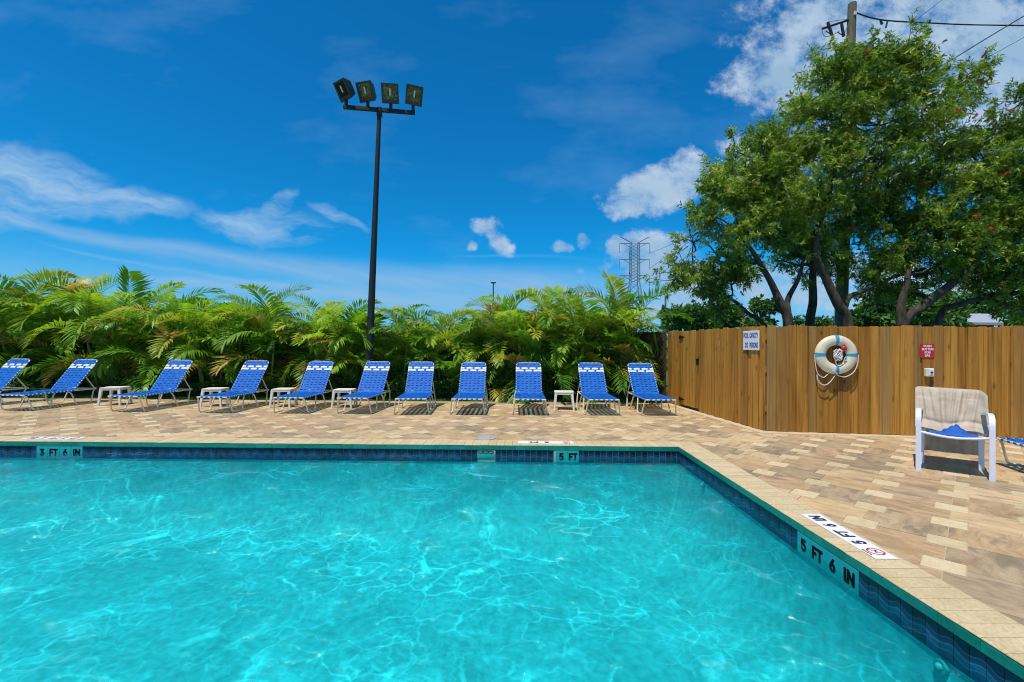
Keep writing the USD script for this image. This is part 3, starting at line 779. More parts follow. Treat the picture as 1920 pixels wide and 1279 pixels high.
latch = cat_([bx(.045, .13, .008), bx(.10, .022, .012, (-.03, .03, .008)), bx(.016, .09, .02, (.0, -.015, .03)), bx(.016, .02, .03, (0, .03, .018)), bx(.016, .02, .03, (0, -.06, .018))])
obj('latch', fmL(latch, g0 + .03, 1.0, .036), M['hardware'], gate)
# dark fence along the back of the palm hedge
fb = thing('dark_fence', 'board fence behind the palm hedge, its wood coloured dark to stand for shade', 'fence')
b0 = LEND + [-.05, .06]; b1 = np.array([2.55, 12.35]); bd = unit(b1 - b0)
run_pickets(fb, b0, bd, unit([-bd[1], bd[0]]) if (-bd[1]) < 0 else unit([bd[1], -bd[0]]), 16, .138, .006, M['shadewood'])
run_pickets(fb, b1 + [-.05, 0], np.array([-1.0, 0]), np.array([0, -1.0]), 112, .138, .006, M['shadewood'])

# ------------------------------------------------------------------ signs and gear on the fence
def frameR(m, s, z, out):
    return frame_mesh(m, (*(CORNER + RDIR * s + NR * out), z), (*RDIR, 0), (0, 0, 1), (*NR, 0))
def s_on_right(px):
    k = ray(px, 650); k = k / k[1]
    # X = k0*Y on the line CORNER + RDIR*s
    return (k[0] * CORNER[1] - CORNER[0]) / (RDIR[0] - k[0] * RDIR[1])
def s_on_left(px):
    k = ray(px, 640); k = k / k[1]
    return (k[0] * CORNER[1] - CORNER[0]) / (LDIR[0] - k[0] * LDIR[1])
def zat(py, y, px): return at_y(px, py, y)[2]
OUT = .034
# capacity sign
sA, sB = s_on_left(1428.5), s_on_left(1399)
sm_, w_ = (sA + sB) / 2, abs(sB - sA)
yc = (CORNER + LDIR * sm_)[1]; z1, z0 = zat(620.5, yc, 1414), zat(656.5, yc, 1414)
h_ = z1 - z0
cs = thing('capacity_sign', 'square white pool capacity sign with blue lettering near the fence corner', 'sign')
fmS = lambda m, dz=0: frame_mesh(m, on_left(sm_, (z0 + z1) / 2, OUT + .012 + dz), (*-LDIR, 0), (0, 0, 1), (*NL, 0))
obj('panel', fmS(rbox(w_, h_, .018, r=.003)), M['white'], cs)
obj('lettering', fmS(cat_([word_box(w, w_ * a, w_ * b, h_ * c, h_ * d, .0092, .0015, .018) for w, a, b, c, d in
    (('POOL', -.46, -.12, .12, .40), ('CAPACITY', -.06, .46, .12, .40), ('20', -.36, -.16, -.38, -.10), ('PERSONS', -.06, .46, -.38, -.10))])), M['blueink'], cs)
# red sign and button
def wallplate(px0, px1, py0, py1, t):
    s0, s1 = s_on_right(px0), s_on_right(px1); sm = (s0 + s1) / 2
    yy = (CORNER + RDIR * sm)[1]
    za, zb = zat(py0, yy, (px0 + px1) / 2), zat(py1, yy, (px0 + px1) / 2)
    return sm, (za + zb) / 2, s1 - s0, za - zb
sm, zc_, w_, h_ = wallplate(1721.5, 1748, 644.5, 671, .01)
rs = thing('spa_button_sign', 'small red sign with four lines of white lettering on the board fence', 'sign')
obj('panel', frameR(rbox(w_, h_, .010, r=.002), sm, zc_, OUT + .006), M['red'], rs)
obj('lettering', frameR(cat_([word_box(w, -w_ * a, w_ * a, h_ * c, h_ * (c + .165), 0, .0015, .03) for w, a, c in (('PUSH', .27, .25), ('BUTTON', .40, .03), ('FOR', .20, -.20), ('SPA', .19, -.42))]), sm, zc_, OUT + .0112), M['white'], rs)
sm, zc_, w_, h_ = wallplate(1728.5, 1744, 690, 705.5, .01)
bt = thing('push_button_box', 'small white push button box on the fence below the red sign', 'button box')
obj('box', frameR(rbox(w_, h_, .05, r=.008), sm, zc_, OUT + .026), M['plastic'], bt)
obj('cover_plate', frameR(rbox(w_ * .55, h_ * .7, .010, r=.003), sm + .008, zc_, OUT + .055), M['alum'], bt)
kb = trimesh.creation.cylinder(.014, .016, sections=16); obj('button', frameR(kb, sm + .008, zc_, OUT + .066), M['navy'], bt)

# life ring
sm, zc_, w_, h_ = wallplate(1526, 1596, 630.5, 699.5, .1)
R_, r_ = .216, .077
lr = thing('life_ring', 'cream life ring with blue bands and a looped grab rope, hung on the board fence', 'life ring')
FR_OUT = OUT + .055
def torus_arc(a0, a1, R, ra, rz, n=24, s=16, off=0.0):
    th = np.linspace(a0, a1, n); ph = np.arange(s) * 2 * np.pi / s
    x = (R + ra * np.cos(ph)[None]) * np.cos(th)[:, None]; y = (R + ra * np.cos(ph)[None]) * np.sin(th)[:, None]; z = np.broadcast_to(rz * np.sin(ph)[None], x.shape)
    v = np.stack([x, y, z], -1).reshape(-1, 3)
    i, j = np.meshgrid(np.arange(n - 1), np.arange(s), indexing='ij'); j2 = (j + 1) % s
    f = np.stack([i * s + j, (i + 1) * s + j, (i + 1) * s + j2, i * s + j2], -1).reshape(-1, 4)
    f = np.vstack([f[:, [0, 1, 2]], f[:, [0, 2, 3]]])
    return trimesh.Trimesh(v, f, process=False)
obj('ring', frameR(torus_arc(0, 2 * np.pi, R_, r_, .055, 64, 18), sm, zc_, FR_OUT), M['ring'], lr, smooth=True)
for k in range(4):
    a = math.pi / 2 * k
    obj('band', frameR(torus_arc(a - .10, a + .10, R_, r_ + .003, .058, 8, 18), sm, zc_, FR_OUT), M['band'], lr, smooth=True)
RO = R_ + r_ + .006
def arc_rope(pts): return tube(smooth_path(pts, 6), .0065, 6)
P2 = lambda x, y, z=.02: (x, y, z)
ropes = [[P2(-RO, .0), P2(-RO + .005, -.10), P2(-RO + .035, -.27), P2(-RO + .12, -.34), P2(-.10, -.27), P2(-.06, -.235, .05), P2(-.0, -RO + .01, .04)],
         [P2(-RO + .03, -.30), P2(-RO + .05, -.40), P2(-RO + .13, -.455), P2(-.09, -.41), P2(-.02, -RO, .03)],
         [P2(RO, .0), P2(RO - .01, -.12), P2(RO - .06, -.25), P2(.13, -.325), P2(.06, -.32), P2(0, -RO, .03)]]
for q in ropes:
    obj('grab_rope', frameR(arc_rope(q), sm, zc_, FR_OUT), M['rope'], lr, smooth=True)
hk = thing('rope_coil', 'tangled coil of white throw rope hanging in the middle of the life ring', 'rope')
pts = []
r2 = np.random.default_rng(3)
for k in range(30):
    a = k * 2.4 + r2.uniform(-.4, .4); e = (.035 + .06 * r2.random())
    pts.append((math.cos(a) * e * .85 + .004, .03 + math.sin(a) * e * 1.25 - .04 * r2.random(), .04 + .035 * r2.random()))
obj('coil', frameR(tube(smooth_path(pts, 7), .006, 6), sm, zc_, FR_OUT), M['rope'], hk, smooth=True)
obj('loose_loop', frameR(tube(smooth_path([(-.05, -.02, .05), (-.02, -.13, .05), (.02, -.165, .05), (.07, -.12, .05), (.10, -.03, .06), (.09, -.09, .05), (.125, -.07, .05), (.11, -.02, .05)], 6), .006, 6), sm, zc_, FR_OUT), M['rope'], hk, smooth=True)
pg_ = trimesh.creation.cylinder(.006, .12, sections=8); pg_.apply_translation([0, .085, .0])
obj('hook', frameR(pg_, sm, zc_, FR_OUT), M['hardware'], hk)
fb_ = thing('rope_float', 'small red float tied to the rope coil in the life ring', 'float')
e = trimesh.creation.icosphere(2, .040); e.apply_scale([1, .9, .8]); e.apply_translation([.075, .098, .07])
obj('ball', frameR(e, sm, zc_, FR_OUT), M['red'], fb_, smooth=True)
obj('knot', frameR(tube(smooth_path([(.06, .128, .075), (.072, .15, .075), (.085, .14, .07)], 4), .008, 6), sm, zc_, FR_OUT), M['red'], fb_, smooth=True)

# ------------------------------------------------------------------ sun loungers
RAIL, TUB = .30, .0127
HINGE, BACKL, BANG = .92, .79, math.radians(50)
def strap_mesh(path, nrm, side, w, t=.0028):
    """a flat band of width w along path; nrm points out of its face, side runs across it"""
    p = np.asarray(path, float); n = np.asarray(nrm, float); s = np.asarray(side, float)
    if s.ndim == 1: s = np.broadcast_to(s, p.shape)
    v = np.stack([p - s * w / 2 - n * t / 2, p + s * w / 2 - n * t / 2, p + s * w / 2 + n * t / 2, p - s * w / 2 + n * t / 2], 1)
    k = len(p); v = v.reshape(-1, 3)
    i, j = np.meshgrid(np.arange(k - 1), np.arange(4), indexing='ij'); j2 = (j + 1) % 4
    f = np.stack([i * 4 + j, i * 4 + j2, (i + 1) * 4 + j2, (i + 1) * 4 + j], -1).reshape(-1, 4)
    f = np.vstack([f[:, [0, 1, 2]], f[:, [0, 2, 3]], [[0, 2, 1], [0, 3, 2]], [[4 * k - 4, 4 * k - 3, 4 * k - 2], [4 * k - 4, 4 * k - 2, 4 * k - 1]]])
    return trimesh.Trimesh(v, f, process=False)
def wrap_path(half, cols, phase, amp=.0035):
    """strap path across the width in (x, h): under the tube, round it, over and under the long straps, and round the other tube"""
    R = TUB + .002
    pts = [(-half + .03, -R), (-half, -R)] + [(-half - R * math.sin(a), -R * math.cos(a)) for a in (math.pi * .33, math.pi * .66)] + [(-half, R)]
    for k, c in enumerate(cols):
        pts.append((c, R * .6 + amp * (1 if (k + phase) % 2 else -1)))
    return pts + [(-p[0], p[1]) for p in pts[4::-1]]
def weave(parent, length, half0, origin, ylen, up, ncross, white=(), first=.03):
    """cross straps and long straps over a frame of length `length`; origin is the start, ylen the direction of the length, up the face normal"""
    o, yd, ud = map(np.asarray, (origin, ylen, up)); xd = np.array([1.0, 0, 0])
    pitch = (length - 2 * first) / (ncross - 1)
    cols = np.linspace(-.176, .176, 5) * half0 / .265
    for k in range(ncross):
        s = first + pitch * k
        half = half0
        rc = .085
        if white and s > length - rc: half = half0 - (rc - math.sqrt(rc * rc - (s - length + rc) ** 2))
        if half < half0 * .86: cols_k = cols * (half - .03) / (half0 - .03)
        else: cols_k = cols
        path = wrap_path(half, cols_k, k)
        p = np.array([o + yd * s + xd * a + ud * h for a, h in path])
        d = np.gradient(p, axis=0); d /= np.linalg.norm(d, axis=1, keepdims=True)
        n = np.cross(d, yd); n /= np.linalg.norm(n, axis=1, keepdims=True) + 1e-9
        obj('cross_strap', strap_mesh(p, n, yd, .046), M['strapwhite' if k in white else 'strapblue'], parent, label='white cross strap' if k in white else None)
    for q, c in enumerate(cols):
        pts = [(.03, -.014), (0.0, -.0145), (-.013, -.004), (-.010, .010)]
        for k in range(ncross):
            pts.append((first + pitch * k, TUB * .6 - .0035 * (1 if (q + k) % 2 else -1)))
        pts += [(length + .010, .010), (length + .013, -.004), (length, -.0145), (length - .03, -.014)]
        p = np.array([o + yd * a + ud * h + xd * c for a, h in pts])
        d = np.gradient(p, axis=0); d /= np.linalg.norm(d, axis=1, keepdims=True)
        n = np.cross(xd, d); n /= np.linalg.norm(n, axis=1, keepdims=True) + 1e-9
        obj('long_strap', strap_mesh(p, n, xd, .043), M['strapblue'], parent)
def make_lounger(label):
    t = thing('sun_lounger', label, 'sun lounger', group='blue strap sun loungers along the hedge')
    HW = .275
    for sx in (-1, 1):
        obj('side_rail', tube([(sx * HW, 0.012, RAIL), (sx * HW, 1.37, RAIL)], TUB, 8), M['frame'], t, smooth=40)
        a, b = sx * (HW + .012), sx * (HW + .045)
        obj('leg', tube(round_path([(sx * HW, .03, RAIL - .008), (a, .06, RAIL - .05), (b, .13, TUB), (b, .42, TUB), (a, .50, RAIL - .05), (sx * HW, .54, RAIL - .012)], .05), TUB, 8), M['frame'], t, smooth=40)
        obj('leg', tube(round_path([(sx * HW, .80, RAIL - .012), (a, .84, RAIL - .05), (b, .92, TUB), (b, 1.21, TUB), (a, 1.29, RAIL - .05), (sx * HW, 1.33, RAIL - .012)], .05), TUB, 8), M['frame'], t, smooth=40)
    for yy in (0.0, 1.37):
        obj('cross_bar', tube(round_path([(-HW, yy + (.012 if yy == 0 else 0), RAIL), (HW, yy + (.012 if yy == 0 else 0), RAIL)]), TUB, 8), M['frame'], t, smooth=40)
    yd = np.array([0, math.cos(BANG), math.sin(BANG)]); ud = np.array([0, -math.sin(BANG), math.cos(BANG)])
    o = np.array([0, HINGE, RAIL + .004]); hb = .255
    loop = [o + np.array([-hb, 0, 0]), o + yd * BACKL + np.array([-hb, 0, 0]), o + yd * BACKL + np.array([hb, 0, 0]), o + np.array([hb, 0, 0])]
    obj('back_frame', tube(round_path(loop, .085, 6), TUB, 8), M['frame'], t, smooth=40)
    for sx in (-1, 1):
        a = o + yd * .36 + np.array([sx * (hb - .0), 0, -.01]); b = np.array([sx * HW * .98, 1.33, RAIL + .02])
        obj('brace', cat_([tube([a, b], .009, 6)] + [bx(.010, .02, .02, a + (b - a) * f_ + np.array([0, 0, -.016])) for f_ in (.3, .45, .6, .75, .9)]), M['frame'], t)
    weave(t, HINGE - .02, HW, (0, .012, RAIL), (0, 1, 0), (0, 0, 1), 13)
    weave(t, BACKL, hb, o, yd, ud, 13, white=(9, 10), first=.028)
    return t
L = [(-117, 769.0, 43, 'blue strap lounger cut off by the left edge of the photo'),
     (33, 770.0, 167, 'blue strap lounger just left of the leftmost side table, second from the left edge'),
     (240, 772.2, 343, 'blue strap lounger whose seat overlaps the leftmost white side table'),
     (405, 774.0, 485, 'blue strap lounger with the second white side table from the left behind its foot'),
     (546, 775.2, 605, 'blue strap lounger immediately left of the floodlight pole and its side table'),
     (664.6, 776.0, 711, 'blue strap lounger directly in front of the floodlight pole'),
     (772, 777.4, 791.6, 'blue strap lounger next right of the floodlight pole'),
     (876.6, 777.8, 889, 'blue strap lounger second right of the floodlight pole, above the round lid in the deck'),
     (994, 778.2, 990.8, 'blue strap lounger facing straight out, just left of the lone rightmost side table'),
     (1130, 778.8, 1106, 'blue strap lounger just right of the lone rightmost side table'),
     (1235, 779.0, 1198, 'rightmost blue strap lounger of the row, beside the wooden fence')]
proto = None
for fx, fy, tx, lab in L:
    F = at_z(fx, fy, 0)
    lo, hi = -.6, .6
    def top_px(phi):
        p = np.array([F[0] + 1.33 * math.sin(phi), F[1] + 1.33 * math.cos(phi), .90]) - EYE
        return 960 + FPX * (p @ RIGHT) / (p @ FWD)
    for _ in range(40):
        mid = (lo + hi) / 2
        if top_px(mid) < tx: lo = mid
        else: hi = mid
    phi = (lo + hi) / 2
    loc = (F[0] - .13 * math.sin(phi), F[1] - .13 * math.cos(phi), 0)
    if proto is None:
        proto = make_lounger(lab); UsdGeom.Xformable(proto).GetOrderedXformOps()[0].Set(Gf.Vec3d(*loc)); UsdGeom.Xformable(proto).GetOrderedXformOps()[1].Set(-math.degrees(phi))
    else:
        copy(proto, loc, -phi, lab)
Fa, Fb = at_z(1867.5, 822, RAIL), at_z(1920, 836.5, RAIL)
edge = unit((Fb - Fa)[:2])
ax = np.array([-edge[1], edge[0]]) if -edge[1] > 0 else np.array([edge[1], -edge[0]])
mid = Fa[:2] + edge * .275
copy(proto, (mid[0], mid[1], 0), -math.atan2(ax[0], ax[1]), 'blue strap lounger at the right edge, behind the chair with the towel', group='lounger by the wooden fence')

# ------------------------------------------------------------------ white side tables
def make_table(label):
    t = thing('side_table', label, 'side table', group='white plastic side tables')
    W, H = .385, .365
    topp = sbox(-W / 2, -W / 2, W / 2, W / 2).buffer(-.06).buffer(.06, 6)
    m = extrude(topp, .016); m.apply_translation([0, 0, H - .016]); obj('table_top', m, M['plastic'], t)
    sk_ = extrude(topp.buffer(-.006).difference(topp.buffer(-.014)), .035); sk_.apply_translation([0, 0, H - .0515]); obj('skirt', sk_, M['plastic'], t)
    for sx in (-1, 1):
        for sy in (-1, 1):
            a, b = W / 2 - .035, W / 2 + .0
            p = []
            for (c, hw, z) in ((a, .024, H - .017), (b - .02, .019, H * .45), (b, .015, 0)):
                for dx in (-1, 1):
                    for dy in (-1, 1): p.append((sx * c + dx * hw, sy * c + dy * hw, z))
            obj('leg', hullpts(p), M['plastic'], t)
    return t
tabs = [(216, 758.5, 12, 'white side table leftmost in the row, between the second and third loungers from the left'),
        (404, 761, 8, 'white side table second from the left, behind the foot of the fourth lounger'),
        (532, 762, 5, 'white side table third from the left, two loungers left of the floodlight pole'),
        (646, 763, 3, 'white side table immediately left of the floodlight pole'),
        (1057, 767.5, -4, 'lone white side table at the right, standing clear between two loungers')]
tp = None
for px, py, a, lab in tabs:
    c = at_z(px, py, 0)
    if tp is None:
        tp = make_table(lab); ops = UsdGeom.Xformable(tp).GetOrderedXformOps(); ops[0].Set(Gf.Vec3d(*c)); ops[1].Set(float(a))
    else: copy(tp, c, math.radians(a), lab)

# ------------------------------------------------------------------ white chair with towel
FL_, FR_, RR_, RL_ = [np.array(at_z(*p, 0)) for p in ((1722, 882.2), (1860.5, 902), (1840, 881.5), (1728, 868))]
ch = thing('patio_chair', 'white aluminium arm chair draped with a beige towel, in front of the fence', 'chair')
rv = unit(FR_ - FL_); bv = unit(np.cross([0, 0, 1], rv)); Zv = np.array([0, 0, 1.0])
def flatbar(path, wdir, w=.05, t=.026):
    p = np.array(path); d = np.gradient(p, axis=0); d /= np.linalg.norm(d, axis=1, keepdims=True)
    n = np.cross(d, wdir); n /= np.linalg.norm(n, axis=1, keepdims=True) + 1e-9
    return strap_mesh(p, n, np.asarray(wdir, float), w, t)
ARM, SEAT = .625, .41
backtop = .835
for side, (f, r) in (('l', (FL_, RL_)), ('r', (FR_, RR_))):
    a0 = f + Zv * .0; a1 = f + Zv * (ARM - .03) + bv * .01
    rear_up = r + Zv * (ARM - .05) + bv * .06
    path = round_path([a0, f + Zv * (ARM - .005), f + bv * .22 + Zv * (ARM + .012), r + bv * .10 + Zv * (ARM - .035)], .11, 7)
    obj('arm', flatbar(path, rv, .044, .024), M['alum'], ch)
    obj('leg', flatbar([r, r + Zv * .25, r + Zv * (SEAT - .02) + bv * .015], rv, .045, .026), M['alum'], ch)
    inset = rv * (.035 if side == 'l' else -.035)
    b0 = r + Zv * (SEAT - .04) - bv * .06 + inset; b1 = r + bv * .16 + Zv * backtop + inset
    obj('back_post', tube([b0, b0 * .5 + b1 * .5 + bv * -.01, b1], .014, 8), M['alum'], ch, smooth=40)
    obj('seat_rail', tube([f + Zv * SEAT + inset - bv * .0, r + Zv * (SEAT - .05) + inset - bv * .02], .013, 8), M['alum'], ch, smooth=40)
fl0, fr0 = FL_ + Zv * (SEAT + .005) + rv * .02, FR_ + Zv * (SEAT + .005) - rv * .02
obj('front_rail', tube([fl0 + (fr0 - fl0) * t_ - Zv * .03 * math.sin(math.pi * t_) for t_ in np.linspace(0, 1, 12)], .013, 8), M['alum'], ch, smooth=40)
def cloth(fn, nu, nv, mat, parent, name, thick=.006, **kw):
    u, v = np.meshgrid(np.linspace(0, 1, nu), np.linspace(0, 1, nv), indexing='ij')
    p = fn(u, v)
    du = np.gradient(p, axis=0); dv = np.gradient(p, axis=1); n = np.cross(du, dv); n /= np.linalg.norm(n, axis=-1, keepdims=True) + 1e-9
    A, B = (p + n * thick / 2).reshape(-1, 3), (p - n * thick / 2).reshape(-1, 3)
    i, j = np.meshgrid(np.arange(nu - 1), np.arange(nv - 1), indexing='ij')
    f = np.stack([i * nv + j, (i + 1) * nv + j, (i + 1) * nv + j + 1, i * nv + j + 1], -1).reshape(-1, 4)
    f = np.vstack([f[:, [0, 1, 2]], f[:, [0, 2, 3]]]); k = nu * nv
    ed = [(a * nv, (a + 1) * nv) for a in range(nu - 1)] + [((nu - 1) * nv + a, (nu - 1) * nv + a + 1) for a in range(nv - 1)] + [((a + 1) * nv + nv - 1, a * nv + nv - 1) for a in range(nu - 1)] + [(a + 1, a) for a in range(nv - 1)]
    e = np.array(ed); rim = np.vstack([np.stack([e[:, 0], e[:, 0] + k, e[:, 1]], 1), np.stack([e[:, 1], e[:, 0] + k, e[:, 1] + k], 1)])
    return obj(name, trimesh.Trimesh(np.vstack([A, B]), np.vstack([f, f[:, ::-1] + k, rim]), process=False), mat, parent, smooth=60, **kw)
BL, BR = RL_ + rv * .0, RR_ - rv * .0
def sling_fn(u, v):
    lo_l, lo_r = FL_ + rv * .05 + Zv * SEAT, FR_ - rv * .05 + Zv * SEAT
    hi_l, hi_r = RL_ + rv * .05 + Zv * (SEAT - .05), RR_ - rv * .05 + Zv * (SEAT - .05)
    a = lo_l + (lo_r - lo_l) * u[..., None]; b = hi_l + (hi_r - hi_l) * u[..., None]
    p = a + (b - a) * v[..., None]
    return p - Zv * (.03 * np.sin(np.pi * u) * (1 - .2 * v))[..., None]
cloth(sling_fn, 16, 10, M['sling'], ch, 'seat_sling', .004)
tw = thing('towel', 'beige towel draped over the back of the white chair, hanging almost to the ground behind', 'towel')
bl, br_ = RL_ + bv * .16 - rv * .055, RR_ + bv * .16 + rv * .055
def towel_fn(u, v):
    """v 0..1: from the seat up the front of the back, over the top, down behind"""
    path = np.array([(-.30, SEAT + .0), (-.262, SEAT + .035), (-.205, SEAT + .10), (-.155, .60), (-.098, .72), (-.050, backtop - .02), (-.005, backtop + .022), (.022, backtop + .018), (.042, backtop - .03), (.055, .66), (.055, .45), (.05, .28), (.055, .115)])
    s = np.concatenate([[0], np.cumsum(np.linalg.norm(np.diff(path, axis=0), axis=1))]); s /= s[-1]
    vv = v
    b = np.interp(vv, s, path[:, 0]); z = np.interp(vv, s, path[:, 1])
    w = 1.0 - .06 * np.clip((vv - .62) * 4, 0, 1)
    base = bl + (br_ - bl) * ((u - .5) * w + .5)[..., None]
    f = .011 * np.sin(u * 21 + vv * 5 + np.sin(vv * 7) * 1.2) + .008 * np.sin(u * 43 + 2 * vv) + .02 * (meshkit.noise(np.stack([u * 6, vv * 5, u * 0], -1), 3) - .5)
    f = f * .45
    for u0, sl, wd, am, v0, v1 in ((.10, .22, .022, .016, .05, .46), (.20, .30, .03, .018, .10, .50), (.31, .12, .02, .012, .0, .47), (.46, -.05, .035, .014, .08, .45), (.58, -.22, .022, .017, .0, .48),
                                   (.69, -.34, .03, .020, .04, .50), (.80, -.40, .02, .014, .06, .44), (.90, -.30, .03, .018, .0, .48), (.25, .1, .03, .014, .55, 1.0), (.55, -.1, .04, .016, .55, 1.0), (.78, .05, .03, .013, .55, 1.0)):
        t_ = (u - u0 - sl * (.48 - vv)) / wd
        f = f + am * np.exp(-np.abs(t_) ** 1.3) * np.clip((vv - v0) * 9, 0, 1) * np.clip((v1 - vv) * 9, 0, 1)
    f = f - .012 * np.exp(-((vv - .085) / .02) ** 2) * (u > .02)
    f = f * np.clip(np.abs(vv - .50) * 9, .15, 1)
    z = z - np.where(vv > .5, .03 * (u - .5) * 0, 0) + np.where(vv < .3, .016 * np.sin(u * 9 + 1), 0) - .012 * u * (np.abs(vv - .5) < .1)
    droop = np.clip((u - .86) / .14, 0, 1) ** 2 * .055 + np.clip((.06 - u) / .06, 0, 1) ** 2 * .02
    sag = np.where((vv > .25) & (vv < .85), droop, 0)
    return base + bv * (b - f * 1.6)[..., None] + Zv * (z - sag)[..., None]
cloth(towel_fn, 110, 100, M['towel'], tw, 'cloth', .007)
blc = thing('swim_towel', 'crumpled blue cloth lying on the seat of the white chair', 'cloth')
def crumple_fn(u, v):
    cx, cyy = (u - .5) * 2, (v - .5) * 2
    r = np.sqrt(cx ** 2 * .8 + cyy ** 2)
    h = .066 / (1 + np.exp((((cx - .08) / .66) ** 2 + (cyy / .8) ** 2 - .5) * 6)) + (.05 * (meshkit.fbm(np.stack([u * 5, v * 5, u * 0 + 2], -1), 4, 2) - .4) + .05 * np.abs(meshkit.noise(np.stack([u * 8 + v * 3, v * 6, u * 0], -1), 6) - .5)) * np.clip(1.3 - r, 0.1, 1)
    for a_, o_, w_c, am in ((.5, .1, .10, .030), (2.2, -.15, .08, .026), (1.2, .35, .09, .024), (2.8, .0, .07, .024), (.1, -.35, .08, .022), (1.7, -.05, .06, .022)):
        t_ = cx * math.cos(a_) + cyy * math.sin(a_) - o_
        h = h + am * (np.exp(-np.abs(t_ / w_c)) - .25) * np.clip(1.15 - r, 0, 1)
    c0 = (FL_ + FR_) / 2 * .66 + (RL_ + RR_) / 2 * .34 + Zv * (SEAT - .012)
    return c0 + rv * (cx * .185)[..., None] + bv * (cyy * .12)[..., None] + Zv * np.maximum(h, .0)[..., None]
cloth(crumple_fn, 70, 50, M['bluecloth'], blc, 'cloth', .006)

# ------------------------------------------------------------------ floodlight pole
PY = 10.45
pb, pt = at_y(691, 700, PY), at_y(711.5, 208, PY)
pb = pb + (pt - pb) * ((0 - pb[2]) / (pt[2] - pb[2]))
fp = thing('floodlight_pole', 'tall dark tapered steel pole with four floodlights on a crossarm, behind the loungers', 'light pole')
obj('pole', tube([pb + (pt - pb) * t_ for t_ in np.linspace(0, 1, 10)], np.linspace(.094, .046, 10), 14), M['pole'], fp, smooth=40)
obj('base_plate', rbox(.34, .34, .03, pb + [0, 0, .015], .006), M['pole'], fp)
A0, A1 = at_y(643.5, 201.5, PY - .13), at_y(778, 211, PY + .13)
A0[2] = A1[2] = (A0[2] + A1[2]) / 2
ad = unit(A1 - A0)
arm = bx(np.linalg.norm(A1 - A0), .075, .075); T = np.eye(4); T[:3, 0], T[:3, 1], T[:3, 2], T[:3, 3] = ad, np.cross([0, 0, 1], ad), (0, 0, 1), (A0 + A1) / 2
arm.apply_transform(T); obj('crossarm', arm, M['pole'], fp)
obj('arm_socket', tube([pt - [0, 0, .12], [pt[0], pt[1], A0[2] + .045]], .066, 12), M['pole'], fp, smooth=40)
def floodlight(base, yaw, tilt, roll=0.0):
    """a housing aimed along local -y, tipped down by tilt"""
    R = trimesh.transformations.rotation_matrix(yaw, [0, 0, 1]) @ trimesh.transformations.rotation_matrix(tilt, [1, 0, 0])
    C = np.array(base) + [0, 0, .36]
    T = np.eye(4); T[:3, 3] = C; T = T @ R
    def mv(m): m = m.copy(); m.apply_transform(T); return m
    W, H, D = .37, .40, .20
    sh = hullpts([(sx * W / 2, -D / 2, sz * H / 2) for sx in (-1, 1) for sz in (-1, 1)] + [(sx * W * .36, D / 2, sz * H * .34) for sx in (-1, 1) for sz in (-1, 1)])
    h = obj('floodlight', mv(sh), M['lamp'], fp)
    bez = sbox(-W / 2 - .008, -H / 2 - .008, W / 2 + .008, H / 2 + .008).difference(sbox(-W / 2 + .03, -H / 2 + .075, W / 2 - .03, H / 2 - .03))
    b_ = extrude(bez, .03); b_.apply_transform(trimesh.transformations.rotation_matrix(math.pi / 2, [1, 0, 0])); b_.apply_translation([0, -D / 2 - .002, 0])
    obj('bezel', mv(b_), M['lamp'], h)
    rf = hullpts([(sx * (W / 2 - .032), -D / 2 - .004, sz) for sx in (-1, 1) for sz in (-H / 2 + .077, H / 2 - .032)] + [(sx * (W / 2 - .032), -D / 2 - .012, sz) for sx in (-1, 1) for sz in (-H / 2 + .077, H / 2 - .032)])
    obj('reflector', mv(rf), M['reflector'], h)
    obj('lamp_tube', mv(tube([(0, -D / 2 - .018, -.04), (0, -D / 2 - .018, .10)], .022, 8)), M['strapwhite'], h)
    obj('lens', mv(bx(W - .066, .003, H - .111, (0, -D / 2 - .029, .0225))), M['glass'], h)
    obj('stem', tube([np.array(base), np.array(base) + [0, 0, .17]], .038, 10), M['pole'], fp, smooth=40)
for px, yaw, tilt in ((649, -.62, .55), (689, -.28, .50), (732, .10, .46), (774.5, .42, .40)):
    t_ = (px - 643.5) / (778 - 643.5)
    b_ = A0 + (A1 - A0) * t_ + [0, 0, .0375]
    floodlight(b_, yaw, tilt)

